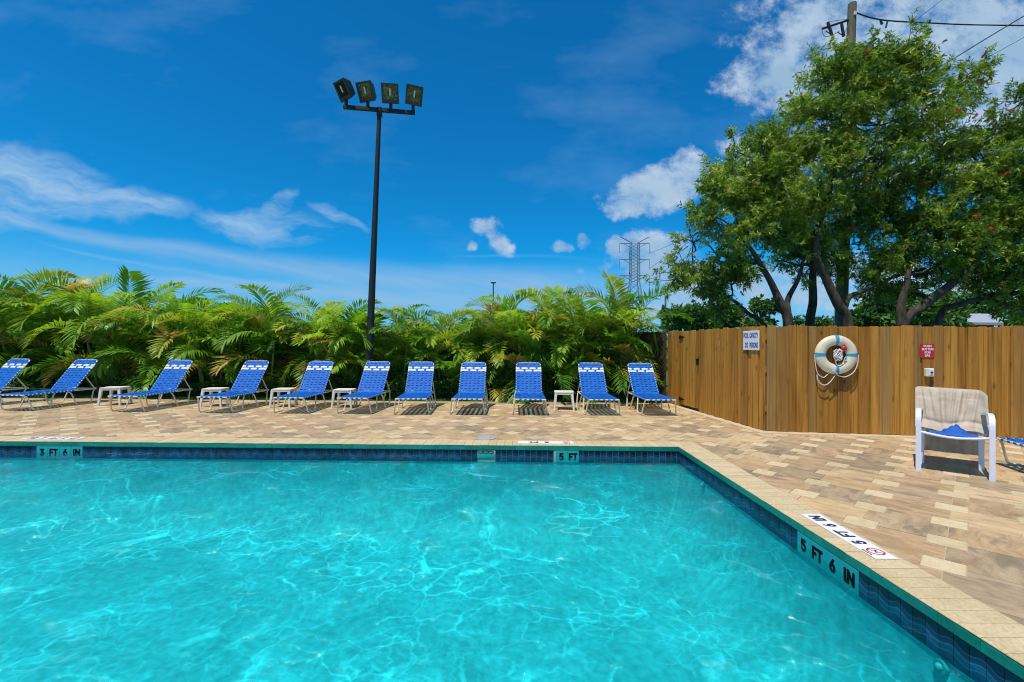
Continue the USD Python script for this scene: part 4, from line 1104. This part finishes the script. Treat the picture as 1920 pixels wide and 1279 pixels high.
# ------------------------------------------------------------------ palms
def frond(r, base, az, e0, length, bend, npair=34, lw=.046, lmax=.42, vee=.45, droop=.22, twist=0.0):
    """one pinnate frond: (rachis+leaflet mesh, per-face offsets)"""
    s = np.linspace(0, 1, 14)
    e = e0 - bend * s ** 1.4
    hd = np.array([math.cos(az), math.sin(az), 0])
    d = hd[None] * np.cos(e)[:, None] + np.array([0, 0, 1.0])[None] * np.sin(e)[:, None]
    P = np.asarray(base) + np.vstack([[0, 0, 0], np.cumsum((d[1:] + d[:-1]) / 2 * length / 13, axis=0)])
    rach = tube(P, np.linspace(.011, .002, 14), 4, cap=False)
    t = np.linspace(.16, .99, npair) + r.uniform(-.006, .006, npair)
    pos = np.stack([np.interp(t, s, P[:, k]) for k in range(3)], 1)
    tan = np.stack([np.interp(t, s, d[:, k]) for k in range(3)], 1); tan /= np.linalg.norm(tan, axis=1, keepdims=True)
    side = np.cross(hd, [0, 0, 1.0]); side = np.broadcast_to(side, pos.shape)
    nrm = np.cross(side, tan)
    if twist:
        side, nrm = side * math.cos(twist) + nrm * math.sin(twist), nrm * math.cos(twist) - side * math.sin(twist)
    L = lmax * np.interp(t, [.1, .3, .6, .85, 1], [.62, 1.0, .95, .62, .30]) * r.uniform(.9, 1.1, npair)
    fw = np.interp(t, [.1, 1], [.35, 1.0])
    V, F = [rach.vertices], [rach.faces]; k = len(rach.vertices)
    for sg in (-1, 1):
        ld = side * sg * np.cos(fw)[:, None] * math.cos(vee) + tan * np.sin(fw)[:, None] + nrm * math.sin(vee)
        ld = ld + r.normal(0, .05, ld.shape); ld /= np.linalg.norm(ld, axis=1, keepdims=True)
        wd = np.cross(ld, nrm); wd /= np.linalg.norm(wd, axis=1, keepdims=True) + 1e-9
        b = pos; m_ = pos + ld * (L * .45)[:, None] - np.array([0, 0, 1.0]) * (L * droop * .12)[:, None]
        tip = pos + ld * L[:, None] - np.array([0, 0, 1.0]) * (L * droop * r.uniform(.6, 1.5, npair))[:, None]
        v = np.stack([b, m_ + wd * lw / 2, tip, m_ - wd * lw / 2], 1).reshape(-1, 3)
        q = np.arange(npair) * 4 + k
        V.append(v); F.append(np.stack([q, q + 1, q + 3], 1)); F.append(np.stack([q + 1, q + 2, q + 3], 1)); k += len(v)
    return trimesh.Trimesh(np.vstack(V), np.vstack(F), process=False)

def make_palm(seed, label, loc):
    r = np.random.default_rng(seed)
    t = thing('areca_palm', label, 'palm', loc, group='areca palm hedge behind the loungers')
    nst = 9
    for k in range(nst):
        a = r.uniform(0, 2 * np.pi); rr = .36 * math.sqrt(r.random())
        b = np.array([rr * math.cos(a), rr * math.sin(a) * .7, 0])
        hh = [1.42, 1.18, .75, .40, .95, .20, .60, .10, 1.28][k] * r.uniform(.85, 1.15)
        lean = np.array([b[0] * .55, b[1] * .3 - .05, 0])
        tp_ = b + lean * hh + [0, 0, hh]
        obj('cane', tube([b, (b + tp_) / 2 + [0, 0, .02], tp_], [.030, .026, .020], 7), M['palmstem'], t, smooth=60)
        nf = 7 if hh > .5 else 5
        a0 = r.uniform(0, 6.28)
        for q in range(nf):
            az = a0 + q * 2.4 + r.uniform(-.3, .3)
            age = q / (nf - 1)
            e0 = math.radians(86 - 50 * age + r.uniform(-7, 7))
            ln = r.uniform(1.15, 1.75) * (1 - .15 * age)
            fm_ = frond(r, tp_ + [0, 0, r.uniform(-.05, .02)], az, e0, ln, r.uniform(1.15, 1.9) + .35 * age, npair=int(ln * 20), lmax=r.uniform(.40, .54), vee=r.uniform(.25, .6), droop=r.uniform(.12, .42), twist=r.uniform(-.5, .5))
            u = r.random()
            tone = r.uniform(.12, .66) if u < .54 else r.uniform(.58, .86) if u < .92 else r.uniform(.86, 1.0)
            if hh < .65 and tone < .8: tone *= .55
            if age > .8 and r.random() < .18: tone = r.uniform(.85, 1)
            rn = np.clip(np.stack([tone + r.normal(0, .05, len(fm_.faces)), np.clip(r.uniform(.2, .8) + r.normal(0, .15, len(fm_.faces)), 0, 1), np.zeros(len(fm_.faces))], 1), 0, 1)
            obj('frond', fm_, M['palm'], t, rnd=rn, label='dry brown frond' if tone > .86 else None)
    return t
palm_at = [(-70, 520, 'leftmost areca palm clump, cut by the left edge of the photo'),
           (25, 505, 'areca palm clump behind the lounger at the left edge of the photo'),
           (118, 492, 'tall areca palm clump above the second lounger from the left'),
           (222, 497, 'areca palm clump above the leftmost side table'),
           (318, 515, 'arching areca palm clump behind the third lounger from the left'),
           (412, 530, 'areca palm clump behind the second side table from the left'),
           (505, 512, 'areca palm clump with upright fronds behind the fourth lounger from the left'),
           (598, 530, 'areca palm clump with yellowed fronds behind the fifth lounger from the left'),
           (662, 545, 'areca palm clump touching the floodlight pole on its left'),
           (755, 565, 'low areca palm clump just right of the floodlight pole'),
           (848, 550, 'areca palm clump behind the lounger second right of the floodlight pole'),
           (925, 540, 'areca palm clump left of the palm with the tallest right-hand fronds'),
           (1005, 508, 'tall areca palm clump behind the lounger that faces straight out'),
           (1092, 525, 'areca palm clump behind the lone rightmost side table'),
           (1178, 520, 'rightmost areca palm clump, touching the wooden fence and below the pylon')]
protos = []
for k, (px, ty, lab) in enumerate(palm_at):
    Y = 11.4 + rng.uniform(-.12, .25)
    c = at_y(px, 640, Y); c[2] = 0
    if k >= 13: c[1] = 11.3
    top = at_y(px, ty, Y)[2]; sc = top / 2.72
    if k < 6:
        protos.append(make_palm(100 + k, lab, tuple(c)))
        x = UsdGeom.Xformable(protos[-1]); x.AddScaleOp().Set(Gf.Vec3f(1.06, 1, 1) * float(sc))
    else:
        copy(protos[[3, 0, 4, 1, 5, 2, 0, 3, 1][k - 6]], c, [1.9, 2.7, -.9, 2.2, 3.5, -1.3, 1.0, 2.9, -2.0][k - 6], lab, scale=(sc * 1.06, sc, sc))

def leaves(r, c, d, l, w, droop=.15):
    """diamond leaves at c pointing along d"""
    n = len(c); d = d / (np.linalg.norm(d, axis=1, keepdims=True) + 1e-9)
    s = np.cross(d, r.normal(size=(n, 3))); s /= np.linalg.norm(s, axis=1, keepdims=True) + 1e-9
    l = np.broadcast_to(l, (n,))[:, None]; w = np.broadcast_to(w, (n,))[:, None]
    mid_ = c + d * l * .45; tip = c + d * l - np.array([0, 0, 1.0]) * l * droop
    v = np.stack([c, mid_ + s * w / 2, tip, mid_ - s * w / 2], 1).reshape(-1, 3)
    q = np.arange(n) * 4
    f = np.vstack([np.stack([q, q + 1, q + 3], 1), np.stack([q + 1, q + 2, q + 3], 1)])
    return v, f
# small-leaved undergrowth between the palm stems
r = np.random.default_rng(21)
n = 21000
ux = r.uniform(-9.8, 3.2, n); uy = 10.75 + 1.0 * r.random(n)
hmax = .28 + .42 * meshkit.noise(np.stack([ux * .9, uy * .5, ux * 0], -1), 5) + .25 * (ux > -1)
uz = hmax * r.random(n) ** .7
v, f = leaves(r, np.stack([ux, uy - .25 * uz, uz], 1), r.normal(size=(n, 3)) + [0, -.5, .5], r.uniform(.045, .085, n), r.uniform(.022, .04, n))
obj('undergrowth', (v, f), M['shrub'], rnd=np.tile(np.stack([np.clip(r.beta(2, 2.5, n), 0, 1), r.random(n), r.random(n)], 1), (2, 1)), kind='stuff', label='low small-leaved green undergrowth beneath the palm hedge', cat='undergrowth')
# lawn strip in front of the hedge
n = 26000
ux = r.uniform(-9.5, 3.45, n); uy = GRASSY + .0 + 1.1 * r.random(n) ** 1.3
v, f = leaves(r, np.stack([ux, uy, np.full(n, -.035)], 1), r.normal(0, .45, size=(n, 3)) * [1, 1, 0] + [0, 0, 1], r.uniform(.04, .085, n), .007, .02)
obj('grass_strip', (v, f), M['grass'], rnd=np.tile(np.stack([r.random(n), r.random(n), r.random(n)], 1), (2, 1)), kind='stuff', label='strip of short green grass between the paving and the palm hedge', cat='grass')

# ------------------------------------------------------------------ trees behind the fence
def spindle(r, c, d, l=.11, w=.052):
    """a bottlebrush flower: a spiky spindle"""
    d = unit(d); a = unit(np.cross(d, [.3, .5, .8])); b = np.cross(d, a)
    V, F = [], []
    n = 26
    t = r.random(n); th = r.uniform(0, 6.28, n)
    for i in range(n):
        p = c + d * l * t[i]; o = (a * math.cos(th[i]) + b * math.sin(th[i]) + d * .3) * w * .62
        x = np.cross(unit(o), d) * .006
        k = len(V); V += [p - x, p + x, p + o + d * .012, p + o - d * .004]; F += [[k, k + 1, k + 2], [k, k + 2, k + 3]]
    core = tube([c, c + d * l], .012, 5)
    k = len(V); V = np.vstack([np.array(V), core.vertices]); F = np.vstack([np.array(F), core.faces + k])
    return trimesh.Trimesh(V, F, process=False)
def tree(name, label, trunks, blobs, Y, seed, per=1.5, leaf=(.08, .125), lw=(.019, .030), flowers=0, mat='leaf', nleaf=11, group=None, spread=1.0, hole=.42):
    """trunks: lists of (px, py, dy, radius) polylines; blobs: (px, py, radius px, dy) foliage clumps, all at their own depth Y + dy"""
    r = np.random.default_rng(seed)
    t = thing(name, label, 'tree', group=group)
    nodes = []
    for tr in trunks:
        pts = np.array([at_y(px, py, Y + dy) for px, py, dy, _ in tr])
        if pts[0][2] < .9: pts[0][2] = -.1
        else: pts = np.vstack([[pts[0][0] * 1.0, pts[0][1], -.1], pts])
        rad = [q[3] * .70 for q in tr]
        if len(rad) < len(pts): rad = [rad[0] * 1.15] + rad
        sp = smooth_path(pts, 5); sr = np.interp(np.linspace(0, 1, len(sp)), np.linspace(0, 1, len(rad)), rad)
        sp = sp + (np.stack([meshkit.noise(sp * 1.7, s_) for s_ in (1, 2, 3)], 1) - .5) * .12 * np.linspace(0, 1, len(sp))[:, None]
        obj('trunk', tube(sp, sr, 10), M['bark'], t, smooth=60)
        for p_, q_ in zip(sp[len(sp) // 3:], sr[len(sp) // 3:]): nodes.append((p_, q_))
    B = [(at_y(px, py, Y + dy), rp * (Y + dy) / FPX) for px, py, rp, dy in blobs]
    B.sort(key=lambda q: min(np.linalg.norm(q[0] - n_[0]) for n_ in nodes))
    limbs = []
    for c, R in B:
        below = [n_ for n_ in nodes if n_[0][2] < c[2] + .3] or nodes
        k = min(range(len(below)), key=lambda i: np.linalg.norm(below[i][0] - c) + .15 * max(0, below[i][0][2] - c[2] + .6))
        p0, r0 = below[k]
        mid_ = (p0 + c) / 2 + r.normal(0, .12, 3) + [0, 0, -.06]
        sp = smooth_path([p0, mid_, c], 5); rr = np.linspace(min(r0 * .75, .075), .014, len(sp))
        limbs.append(tube(sp, rr, 6))
        nodes += [(p_, q_) for p_, q_ in zip(sp[4:], rr[4:])]
        for z_ in range(7):
            e = c + unit(r.normal(size=3)) * R * .8
            limbs.append(tube(smooth_path([c, (c + e) / 2 + r.normal(0, .06, 3), e], 3), np.linspace(.014, .005, 7), 4))
    obj('limbs', cat_(limbs), M['bark'], t, smooth=60)
    C, D, T = [], [], []
    for c, R in B:
        ns = int(per * 330 * (R / .65) ** 2)
        u = unit_rows(r.normal(size=(ns, 3)))
        rad = R * spread * (r.random(ns) ** .45) * (.90 + .42 * (meshkit.noise(u * 2.2 + c, 3) - .5) * 2)
        pos_ = c + u * rad[:, None] * [1, 1, .88]
        keep = meshkit.noise(pos_ * (1.0 / hole), 31) > r.uniform(.31, .52, ns)
        pos_, u = pos_[keep], u[keep]; ns = len(u)
        C.append(pos_); D.append(u * .75 + r.normal(0, .55, (ns, 3)) + [0, 0, .12])
        tone = np.clip(.44 + .06 * r.normal() + .38 * (meshkit.noise(C[-1] * 1.6, 9) - .5) * 2 + .16 * r.normal(size=ns), 0, 1); T.append(tone)
    if mat == 'leaf':       # stray shoots that reach out past the crown
        ext = []
        for c, R in B:
            for q in range(5):
                u = unit(r.normal(size=3) + [0, 0, .35]); a = c + u * R * .85; e = a + (u * .55 + [0, 0, .12] + r.normal(0, .2, 3)) * r.uniform(.22, .5)
                ext.append(tube(smooth_path([c + u * R * .3, a, e], 3), np.linspace(.011, .004, 7), 4, cap=False))
                for f_ in np.linspace(.25, 1, 7):
                    C.append((a + (e - a) * f_ + r.normal(0, .035, 3))[None]); D.append((u + r.normal(0, .5, 3))[None]); T.append(np.clip(np.array([.5 + .2 * r.normal()]), 0, 1))
        obj('shoots', cat_(ext), M['bark'], t, kind='stuff')
    C, D, T = np.vstack(C), unit_rows(np.vstack(D)), np.concatenate(T)
    N = len(C); k = nleaf
    st = r.random((N, k)) * .13
    pos = C[:, None] + D[:, None] * st[..., None]
    ld = D[:, None] * r.uniform(.3, 1.0, (N, k))[..., None] + r.normal(0, .62, (N, k, 3))
    l, w = r.uniform(*leaf, N * k), r.uniform(*lw, N * k)
    v, f = leaves(r, pos.reshape(-1, 3), ld.reshape(-1, 3), l, w, .12)
    rn = np.stack([np.clip(np.repeat(T, k) + r.normal(0, .08, N * k), 0, 1), r.random(N * k), r.random(N * k)], 1)
    cr = obj('crown', (v, f), M[mat], t, rnd=np.tile(rn, (2, 1)))
    for q in range(flowers):
        c, R = B[r.integers(len(B))]
        u = unit(r.normal(size=3) + [0, -1.1, .1])
        obj('flower', spindle(r, c + u * R * r.uniform(.85, 1.1), u + [0, 0, -.3], r.uniform(.10, .15)), M['flower'], cr)
    return t
def unit_rows(a): return a / (np.linalg.norm(a, axis=1, keepdims=True) + 1e-9)
tree('bottlebrush_tree', 'leftmost bottlebrush tree, trunk forking behind the fence near the capacity sign',
     [[(1478, 612, 0, .155), (1466, 570, 0, .13), (1450, 535, 0, .10), (1425, 490, -.1, .075), (1395, 450, -.1, .05), (1365, 415, -.2, .03)],
      [(1478, 600, .1, .10), (1478, 560, .2, .085), (1500, 520, .3, .06), (1512, 470, .3, .045)],
      [(1440, 625, .6, .07), (1400, 585, .5, .062), (1360, 555, .4, .045), (1320, 540, .3, .03)]],
     [(1268, 522, 24, .2), (1300, 505, 34, 0), (1335, 540, 36, .3), (1372, 535, 30, .2), (1300, 455, 34, 0), (1345, 480, 48, .1), (1390, 500, 40, .2), (1335, 405, 46, -.2), (1385, 425, 52, 0), (1365, 350, 44, -.2), (1400, 375, 50, .1), (1425, 320, 50, 0),
      (1440, 400, 55, .2), (1470, 350, 52, 0), (1470, 440, 46, .4), (1440, 260, 40, 0), (1395, 290, 34, 0), (1470, 300, 48, .2), (1340, 330, 22, 0), (1345, 580, 20, .3)], 10.1, 51, flowers=9)
tree('bottlebrush_tree', 'tallest bottlebrush tree, dark trunk leaning left above the life ring, crown around utility pole',
     [[(1590, 612, 0, .17), (1572, 570, 0, .15), (1548, 520, 0, .13), (1530, 470, 0, .11), (1540, 400, .1, .09), (1570, 300, .1, .06), (1600, 190, 0, .03)],
      [(1585, 580, .1, .08), (1620, 545, .2, .07), (1680, 520, .3, .05), (1730, 505, .3, .035)]],
     [(1585, 116, 32, 0), (1640, 106, 34, .1), (1690, 104, 28, 0), (1550, 145, 40, 0), (1610, 160, 60, .1), (1680, 150, 56, 0), (1735, 155, 44, .1), (1720, 110, 28, 0), (1510, 205, 46, 0), (1570, 230, 64, 0), (1650, 235, 70, .2), (1730, 225, 62, 0), (1790, 195, 40, .1),
      (1500, 280, 46, .1), (1560, 310, 66, 0), (1640, 320, 74, .1), (1720, 310, 70, 0), (1790, 270, 54, .1), (1530, 390, 58, .2), (1610, 400, 62, .5), (1690, 395, 62, .3), (1545, 450, 44, .6), (1830, 132, 18, 0), (1812, 150, 15, 0), (1495, 400, 34, .5)], 10.4, 52, flowers=34)
tree('bottlebrush_tree', 'tree with straight dark trunk between the forked trunk and the life ring',
     [[(1519, 612, 0, .15), (1523, 560, 0, .135), (1524, 500, 0, .11), (1515, 440, 0, .07)]],
     [(1505, 450, 46, 0), (1540, 470, 44, .2), (1500, 500, 28, .2), (1470, 490, 26, .3), (1560, 500, 34, .6)], 11.3, 53, flowers=0, per=.8)
tree('bottlebrush_tree', 'rightmost bottlebrush tree, trunk leaning right above the red sign',
     [[(1690, 615, 0, .15), (1690, 570, 0, .12), (1700, 530, 0, .085), (1712, 480, .1, .05)],
      [(1694, 612, .1, .16), (1730, 575, .1, .14), (1775, 540, 0, .12), (1820, 500, 0, .10), (1860, 440, 0, .07), (1880, 360, .1, .04)],
      [(1760, 600, .5, .10), (1800, 570, .4, .09), (1860, 555, .4, .07), (1930, 550, .4, .05)]],
     [(1700, 455, 56, .2), (1760, 430, 60, 0), (1810, 380, 64, 0), (1850, 310, 60, 0), (1890, 240, 52, .1), (1920, 190, 46, 0), (1960, 230, 60, 0), (1910, 320, 66, 0), (1880, 400, 66, .1), (1930, 400, 60, -.2), (1820, 460, 60, .1), (1760, 500, 48, .3), (1890, 480, 60, .2), (1960, 330, 70, 0), (1950, 480, 70, 0),
      (1660, 490, 44, .5), (1700, 545, 32, .8), (1840, 520, 46, .5), (1900, 545, 46, .3), (1940, 580, 40, .2), (1640, 530, 34, .9), (1780, 340, 46, .2)], 10.2, 54, flowers=20)
# the row of trees far behind the fence
far = [(1275, 590, 26, 34, 'far green tree left of all, just right of the thin pole'), (1318, 592, 30, 33, 'round far green tree behind the leaning limb above the fence'), (1372, 586, 34, 32, 'far green tree filling the gap left of the forked trunk'),
       (1425, 585, 30, 28, 'far yellow-green tree directly behind the forked trunk'), (1500, 604, 18, 36, 'small far tree low in the gap right of the forked trunk'), (1545, 606, 16, 38, 'small far tree low behind the life ring'),
       (1640, 570, 46, 22, 'bushy green tree between the leaning trunks'), (1705, 580, 40, 24, 'bushy green tree behind the red sign trunk'), (1752, 560, 38, 19, 'bushy green tree left of the white-roofed house'), (1850, 565, 34, 30, 'yellow-green tree behind the white-roofed house'), (1932, 585, 34, 19, 'dark green tree at the right edge beside the white-roofed house')]
for k, (px, py, rp, Y, lab) in enumerate(far):
    rr = np.random.default_rng(200 + k)
    bl_ = [(px + rr.uniform(-.9, .9) * rp, py + rr.uniform(-.3, .9) * rp, rp * rr.uniform(.45, .75), rr.uniform(-.8, .8)) for _ in range(11)]
    tree('background_tree', lab, [[(px, 640, 0, .22), (px + 2, py + rp * .5, 0, .16), (px, py, 0, .08)]], bl_, Y, 300 + k, per=.42 * 14 / Y, leaf=(.22, .36), lw=(.10, .16), mat='fartree', nleaf=9, hole=1.6, group='trees far behind the fence')
# ------------------------------------------------------------------ poles, wires, pylon, house
UY = 12.0
ub, ut = at_y(1577, 612, UY), at_y(1598, 7, UY)
ub = ub + (ut - ub) * ((-.1 - ub[2]) / (ut[2] - ub[2]))
up_ = thing('utility_pole', 'tall weathered wooden utility pole rising out of the bottlebrush crown', 'utility pole')
obj('pole', tube([ub + (ut - ub) * t_ for t_ in np.linspace(0, 1, 8)], np.linspace(.15, .098, 8), 12), M['poleWood'], up_, smooth=40)
obj('top_bracket', rbox(.07, .04, .10, ut + [.0, -.11, -.33], .01), M['strapwhite'], up_)
def U(px, py, dy=0.0): return at_y(px, py, UY + dy)
obj('crossarm', tube([U(1590, 38), U(1542, 54, -.1)], .028, 6), M['hardware'], up_)
for a, b in (((1552, 42), (1560, 66)), ((1578, 45), (1582, 68))):
    obj('fuse_cutout', cat_([tube([U(*a, -.1), U(*b, -.12)], .035, 8), tube([U(*b, -.12), U(b[0] - 12, b[1] - 8, -.12)], .012, 5)]), M['hardware'], up_)
obj('jumper_wire', cat_([tube(smooth_path([U(1590, 36), U(1572, 38), U(1553, 41)], 4), .006, 4), tube(smooth_path([U(1541, 56), U(1546, 68), U(1560, 66), U(1575, 58)], 4), .008, 4), tube(smooth_path([U(1582, 66), U(1586, 56), U(1592, 44)], 4), .008, 4)]), M['wire'], up_)
def cable(name, label, pts, rad, parts=None):
    return obj(name, tube(smooth_path(pts, 6), rad, 5), M['wire'], smooth=True, label=label, cat='cable')
cable('power_cable', 'thick dark cable sagging from the top of the utility pole to the right edge', [U(1606, 24), U(1632, 33, .2), U(1668, 39, .4), U(1740, 43, 1.0), U(1840, 47, 1.6), U(2050, 49, 3)], .019)
cable('guy_cable', 'straight dark cable slanting from the crown up to the right edge, below the thick cable', [U(1690, 168, .2), U(1775, 118, 0), U(1850, 72, -.4), U(2050, -48, -1)], .014)
cable('thin_wire', 'thin faint wire slanting at the far upper right below the dark cables', [U(1780, 150, .6), U(1845, 112, .3), U(1920, 70, 0), U(2050, -4, -1)], .007)
cable('thin_wire', 'thin faint wire leaving the frame above the thick cable', [U(1700, 50, .6), U(1722, 34, .4), U(1765, 1, 0), U(1800, -28, 0)], .006)
obj('cable_clamp', tube([U(1651, 38, .3), U(1654, 46, .3)], .03, 6), M['hardware'], label='dark clamp on the thick cable, the one nearer the utility pole', cat='clamp')
obj('cable_clamp', tube([U(1664, 40, .35), U(1661, 52, .35)], .022, 6), M['hardware'], label='longer dark clamp hanging from the thick cable, farther from the utility pole', cat='clamp')
sp_ = thing('steel_post', 'slim grey steel post beside the wooden utility pole', 'post')
a_, b_ = at_y(1568, 612, 12.6), at_y(1573, 425, 12.6); a_ = a_ + (b_ - a_) * ((-.1 - a_[2]) / (b_[2] - a_[2]))
obj('shaft', tube([a_, (a_ + b_) / 2, b_], .055, 10), M['steel'], sp_, smooth=40); obj('cap', trimesh.creation.icosphere(1, .06).apply_translation(b_), M['steel'], sp_)
tpz = at_y(1248, 538, 55)
p1 = thing('distant_pole', 'thin distant wooden pole right of the pylon', 'pole')
obj('shaft', tube([(tpz[0], 55, -.1), tuple(tpz)], [.13, .10], 8), M['poleWood'], p1); obj('crossbar', bx(.9, .1, .1, tpz - [0, 0, .25]), M['poleWood'], p1)
tpz = at_y(925, 531, 60)
p2 = thing('distant_lamp_post', 'thin distant lamp post rising behind the palm hedge', 'lamp post')
obj('shaft', tube([(tpz[0], 60, -.1), tuple(tpz)], [.10, .07], 8), M['pole'], p2); obj('lamp_head', rbox(.7, .3, .16, tpz + [0, 0, .05], .04), M['pole'], p2)
# pylon
PYL = 170.0
def Pp(px, py, dy=0.0): return at_y(px, py, PYL + dy)
py_ = thing('power_pylon', 'distant grey lattice power pylon with three pairs of arms', 'pylon')
ctr = Pp(1190, 455)[0]; topz = Pp(1190, 457)[2]; wz = Pp(1190, 530)[2]
hw = 7.2 * PYL / FPX
def half(z): return hw * (1 + 0.10 * (topz - z) / (topz - wz)) if z > wz else hw * 1.1 + (wz - z) / wz * hw * 2.2
corners = [(-1, -1), (1, -1), (1, 1), (-1, 1)]
zs = list(np.linspace(topz, wz, 13)) + list(np.linspace(wz, 0, 9))[1:]
for sx, sy in corners:
    obj('leg', tube([(ctr + sx * half(z), PYL + sy * half(z), z) for z in zs], .14, 4), M['pylon'], py_)
br = []
for za, zb in zip(zs[:-1], zs[1:]):
    for q in range(4):
        (x0, y0), (x1, y1) = corners[q], corners[(q + 1) % 4]
        A, B_ = half(za), half(zb)
        br += [tube([(ctr + x0 * A, PYL + y0 * A, za), (ctr + x1 * B_, PYL + y1 * B_, zb)], .065, 4, False), tube([(ctr + x1 * A, PYL + y1 * A, za), (ctr + x0 * B_, PYL + y0 * B_, zb)], .065, 4, False)]
obj('lattice_brace', cat_(br), M['pylon'], py_)
for yy in (456.5, 486.5, 517):
    for sx in (-1, 1):
        z = Pp(1190, yy)[2]; x1 = ctr + sx * 27 * PYL / FPX
        obj('cross_arm', cat_([tube([(ctr + sx * hw * .8, PYL, z), (x1, PYL, z)], .17, 5), tube([(ctr + sx * hw, PYL, z - 1.6), (ctr + sx * 20 * PYL / FPX, PYL, z - .2)], .11, 4)]), M['pylon'], py_)
        obj('insulator', tube(smooth_path([(x1, PYL, z), (x1 + sx * .25, PYL, z - .5), (x1 + sx * .25, PYL, z - 3.6)], 3), .10, 5), M['pylon'], py_)
for sx in (-1, 1):
    z = Pp(1190, 456)[2]
    obj('peak_arm', tube([(ctr + sx * hw * .6, PYL, z), (ctr + sx * 27 * PYL / FPX, PYL, Pp(1190, 444)[2])], .18, 4), M['pylon'], py_)
for k, (ya, yb, yc_) in enumerate(((475, 462, 440), (505, 480, 455), (533, 505, 480))):
    cable('pylon_line', ['topmost', 'middle', 'lowest'][k] + ' of the faint lines running right from the distant pylon', [Pp(1217, ya), Pp(1250, yb, -10), Pp(1290, yc_, -20), Pp(1500, yc_ - 130, -60)], .055)
# house with a white metal roof and screened porch
HY = 21.0
hs = thing('white_roofed_house', 'white low-roofed house with screened porch showing over the fence at the right', 'house')
def H_(px, py, dy=0.0): return at_y(px, py, HY + dy)
e0, e1 = H_(1795, 612), H_(1884, 612)
zr_, ze = H_(1840, 592, 2.2)[2], H_(1840, 604.5)[2]
x0, x1 = e0[0], e1[0]
rl, rr2 = H_(1812, 596, 2.2)[0], H_(1874, 594, 2.2)[0]
roof = hullpts([(x0, HY, ze), (x1 + .3, HY, ze), (x0, HY + 5, ze), (x1 + .3, HY + 5, ze), (x0, HY, ze - .12), (x1 + .3, HY, ze - .12), (x0, HY + 5, ze - .12), (x1 + .3, HY + 5, ze - .12), (rl, HY + 2.2, zr_ + .1), (rr2, HY + 2.2, zr_ + .1)])
obj('roof', roof, M['roof'], hs)
obj('wall', bx(x1 - x0 - .3, 4.0, ze - .14, ((x0 + x1) / 2, HY + 2.6, (ze - .14) / 2)), M['housewall'], hs)
for f_ in (0.04, .30, .56, .80, .97):
    obj('porch_post', bx(.09, .09, ze - .14, (x0 + (x1 - x0) * f_, HY + .15, (ze - .14) / 2)), M['roof'], hs)
obj('gutter', bx(x1 - x0 + .4, .10, .10, ((x0 + x1) / 2 + .15, HY - .06, ze - .07)), M['roof'], hs)
for f_ in (.17, .43, .68):
    obj('screen_panel', bx((x1 - x0) * .22, .02, ze - .5, (x0 + (x1 - x0) * f_, HY + .17, (ze - .14) / 2)), M['screen'], hs)
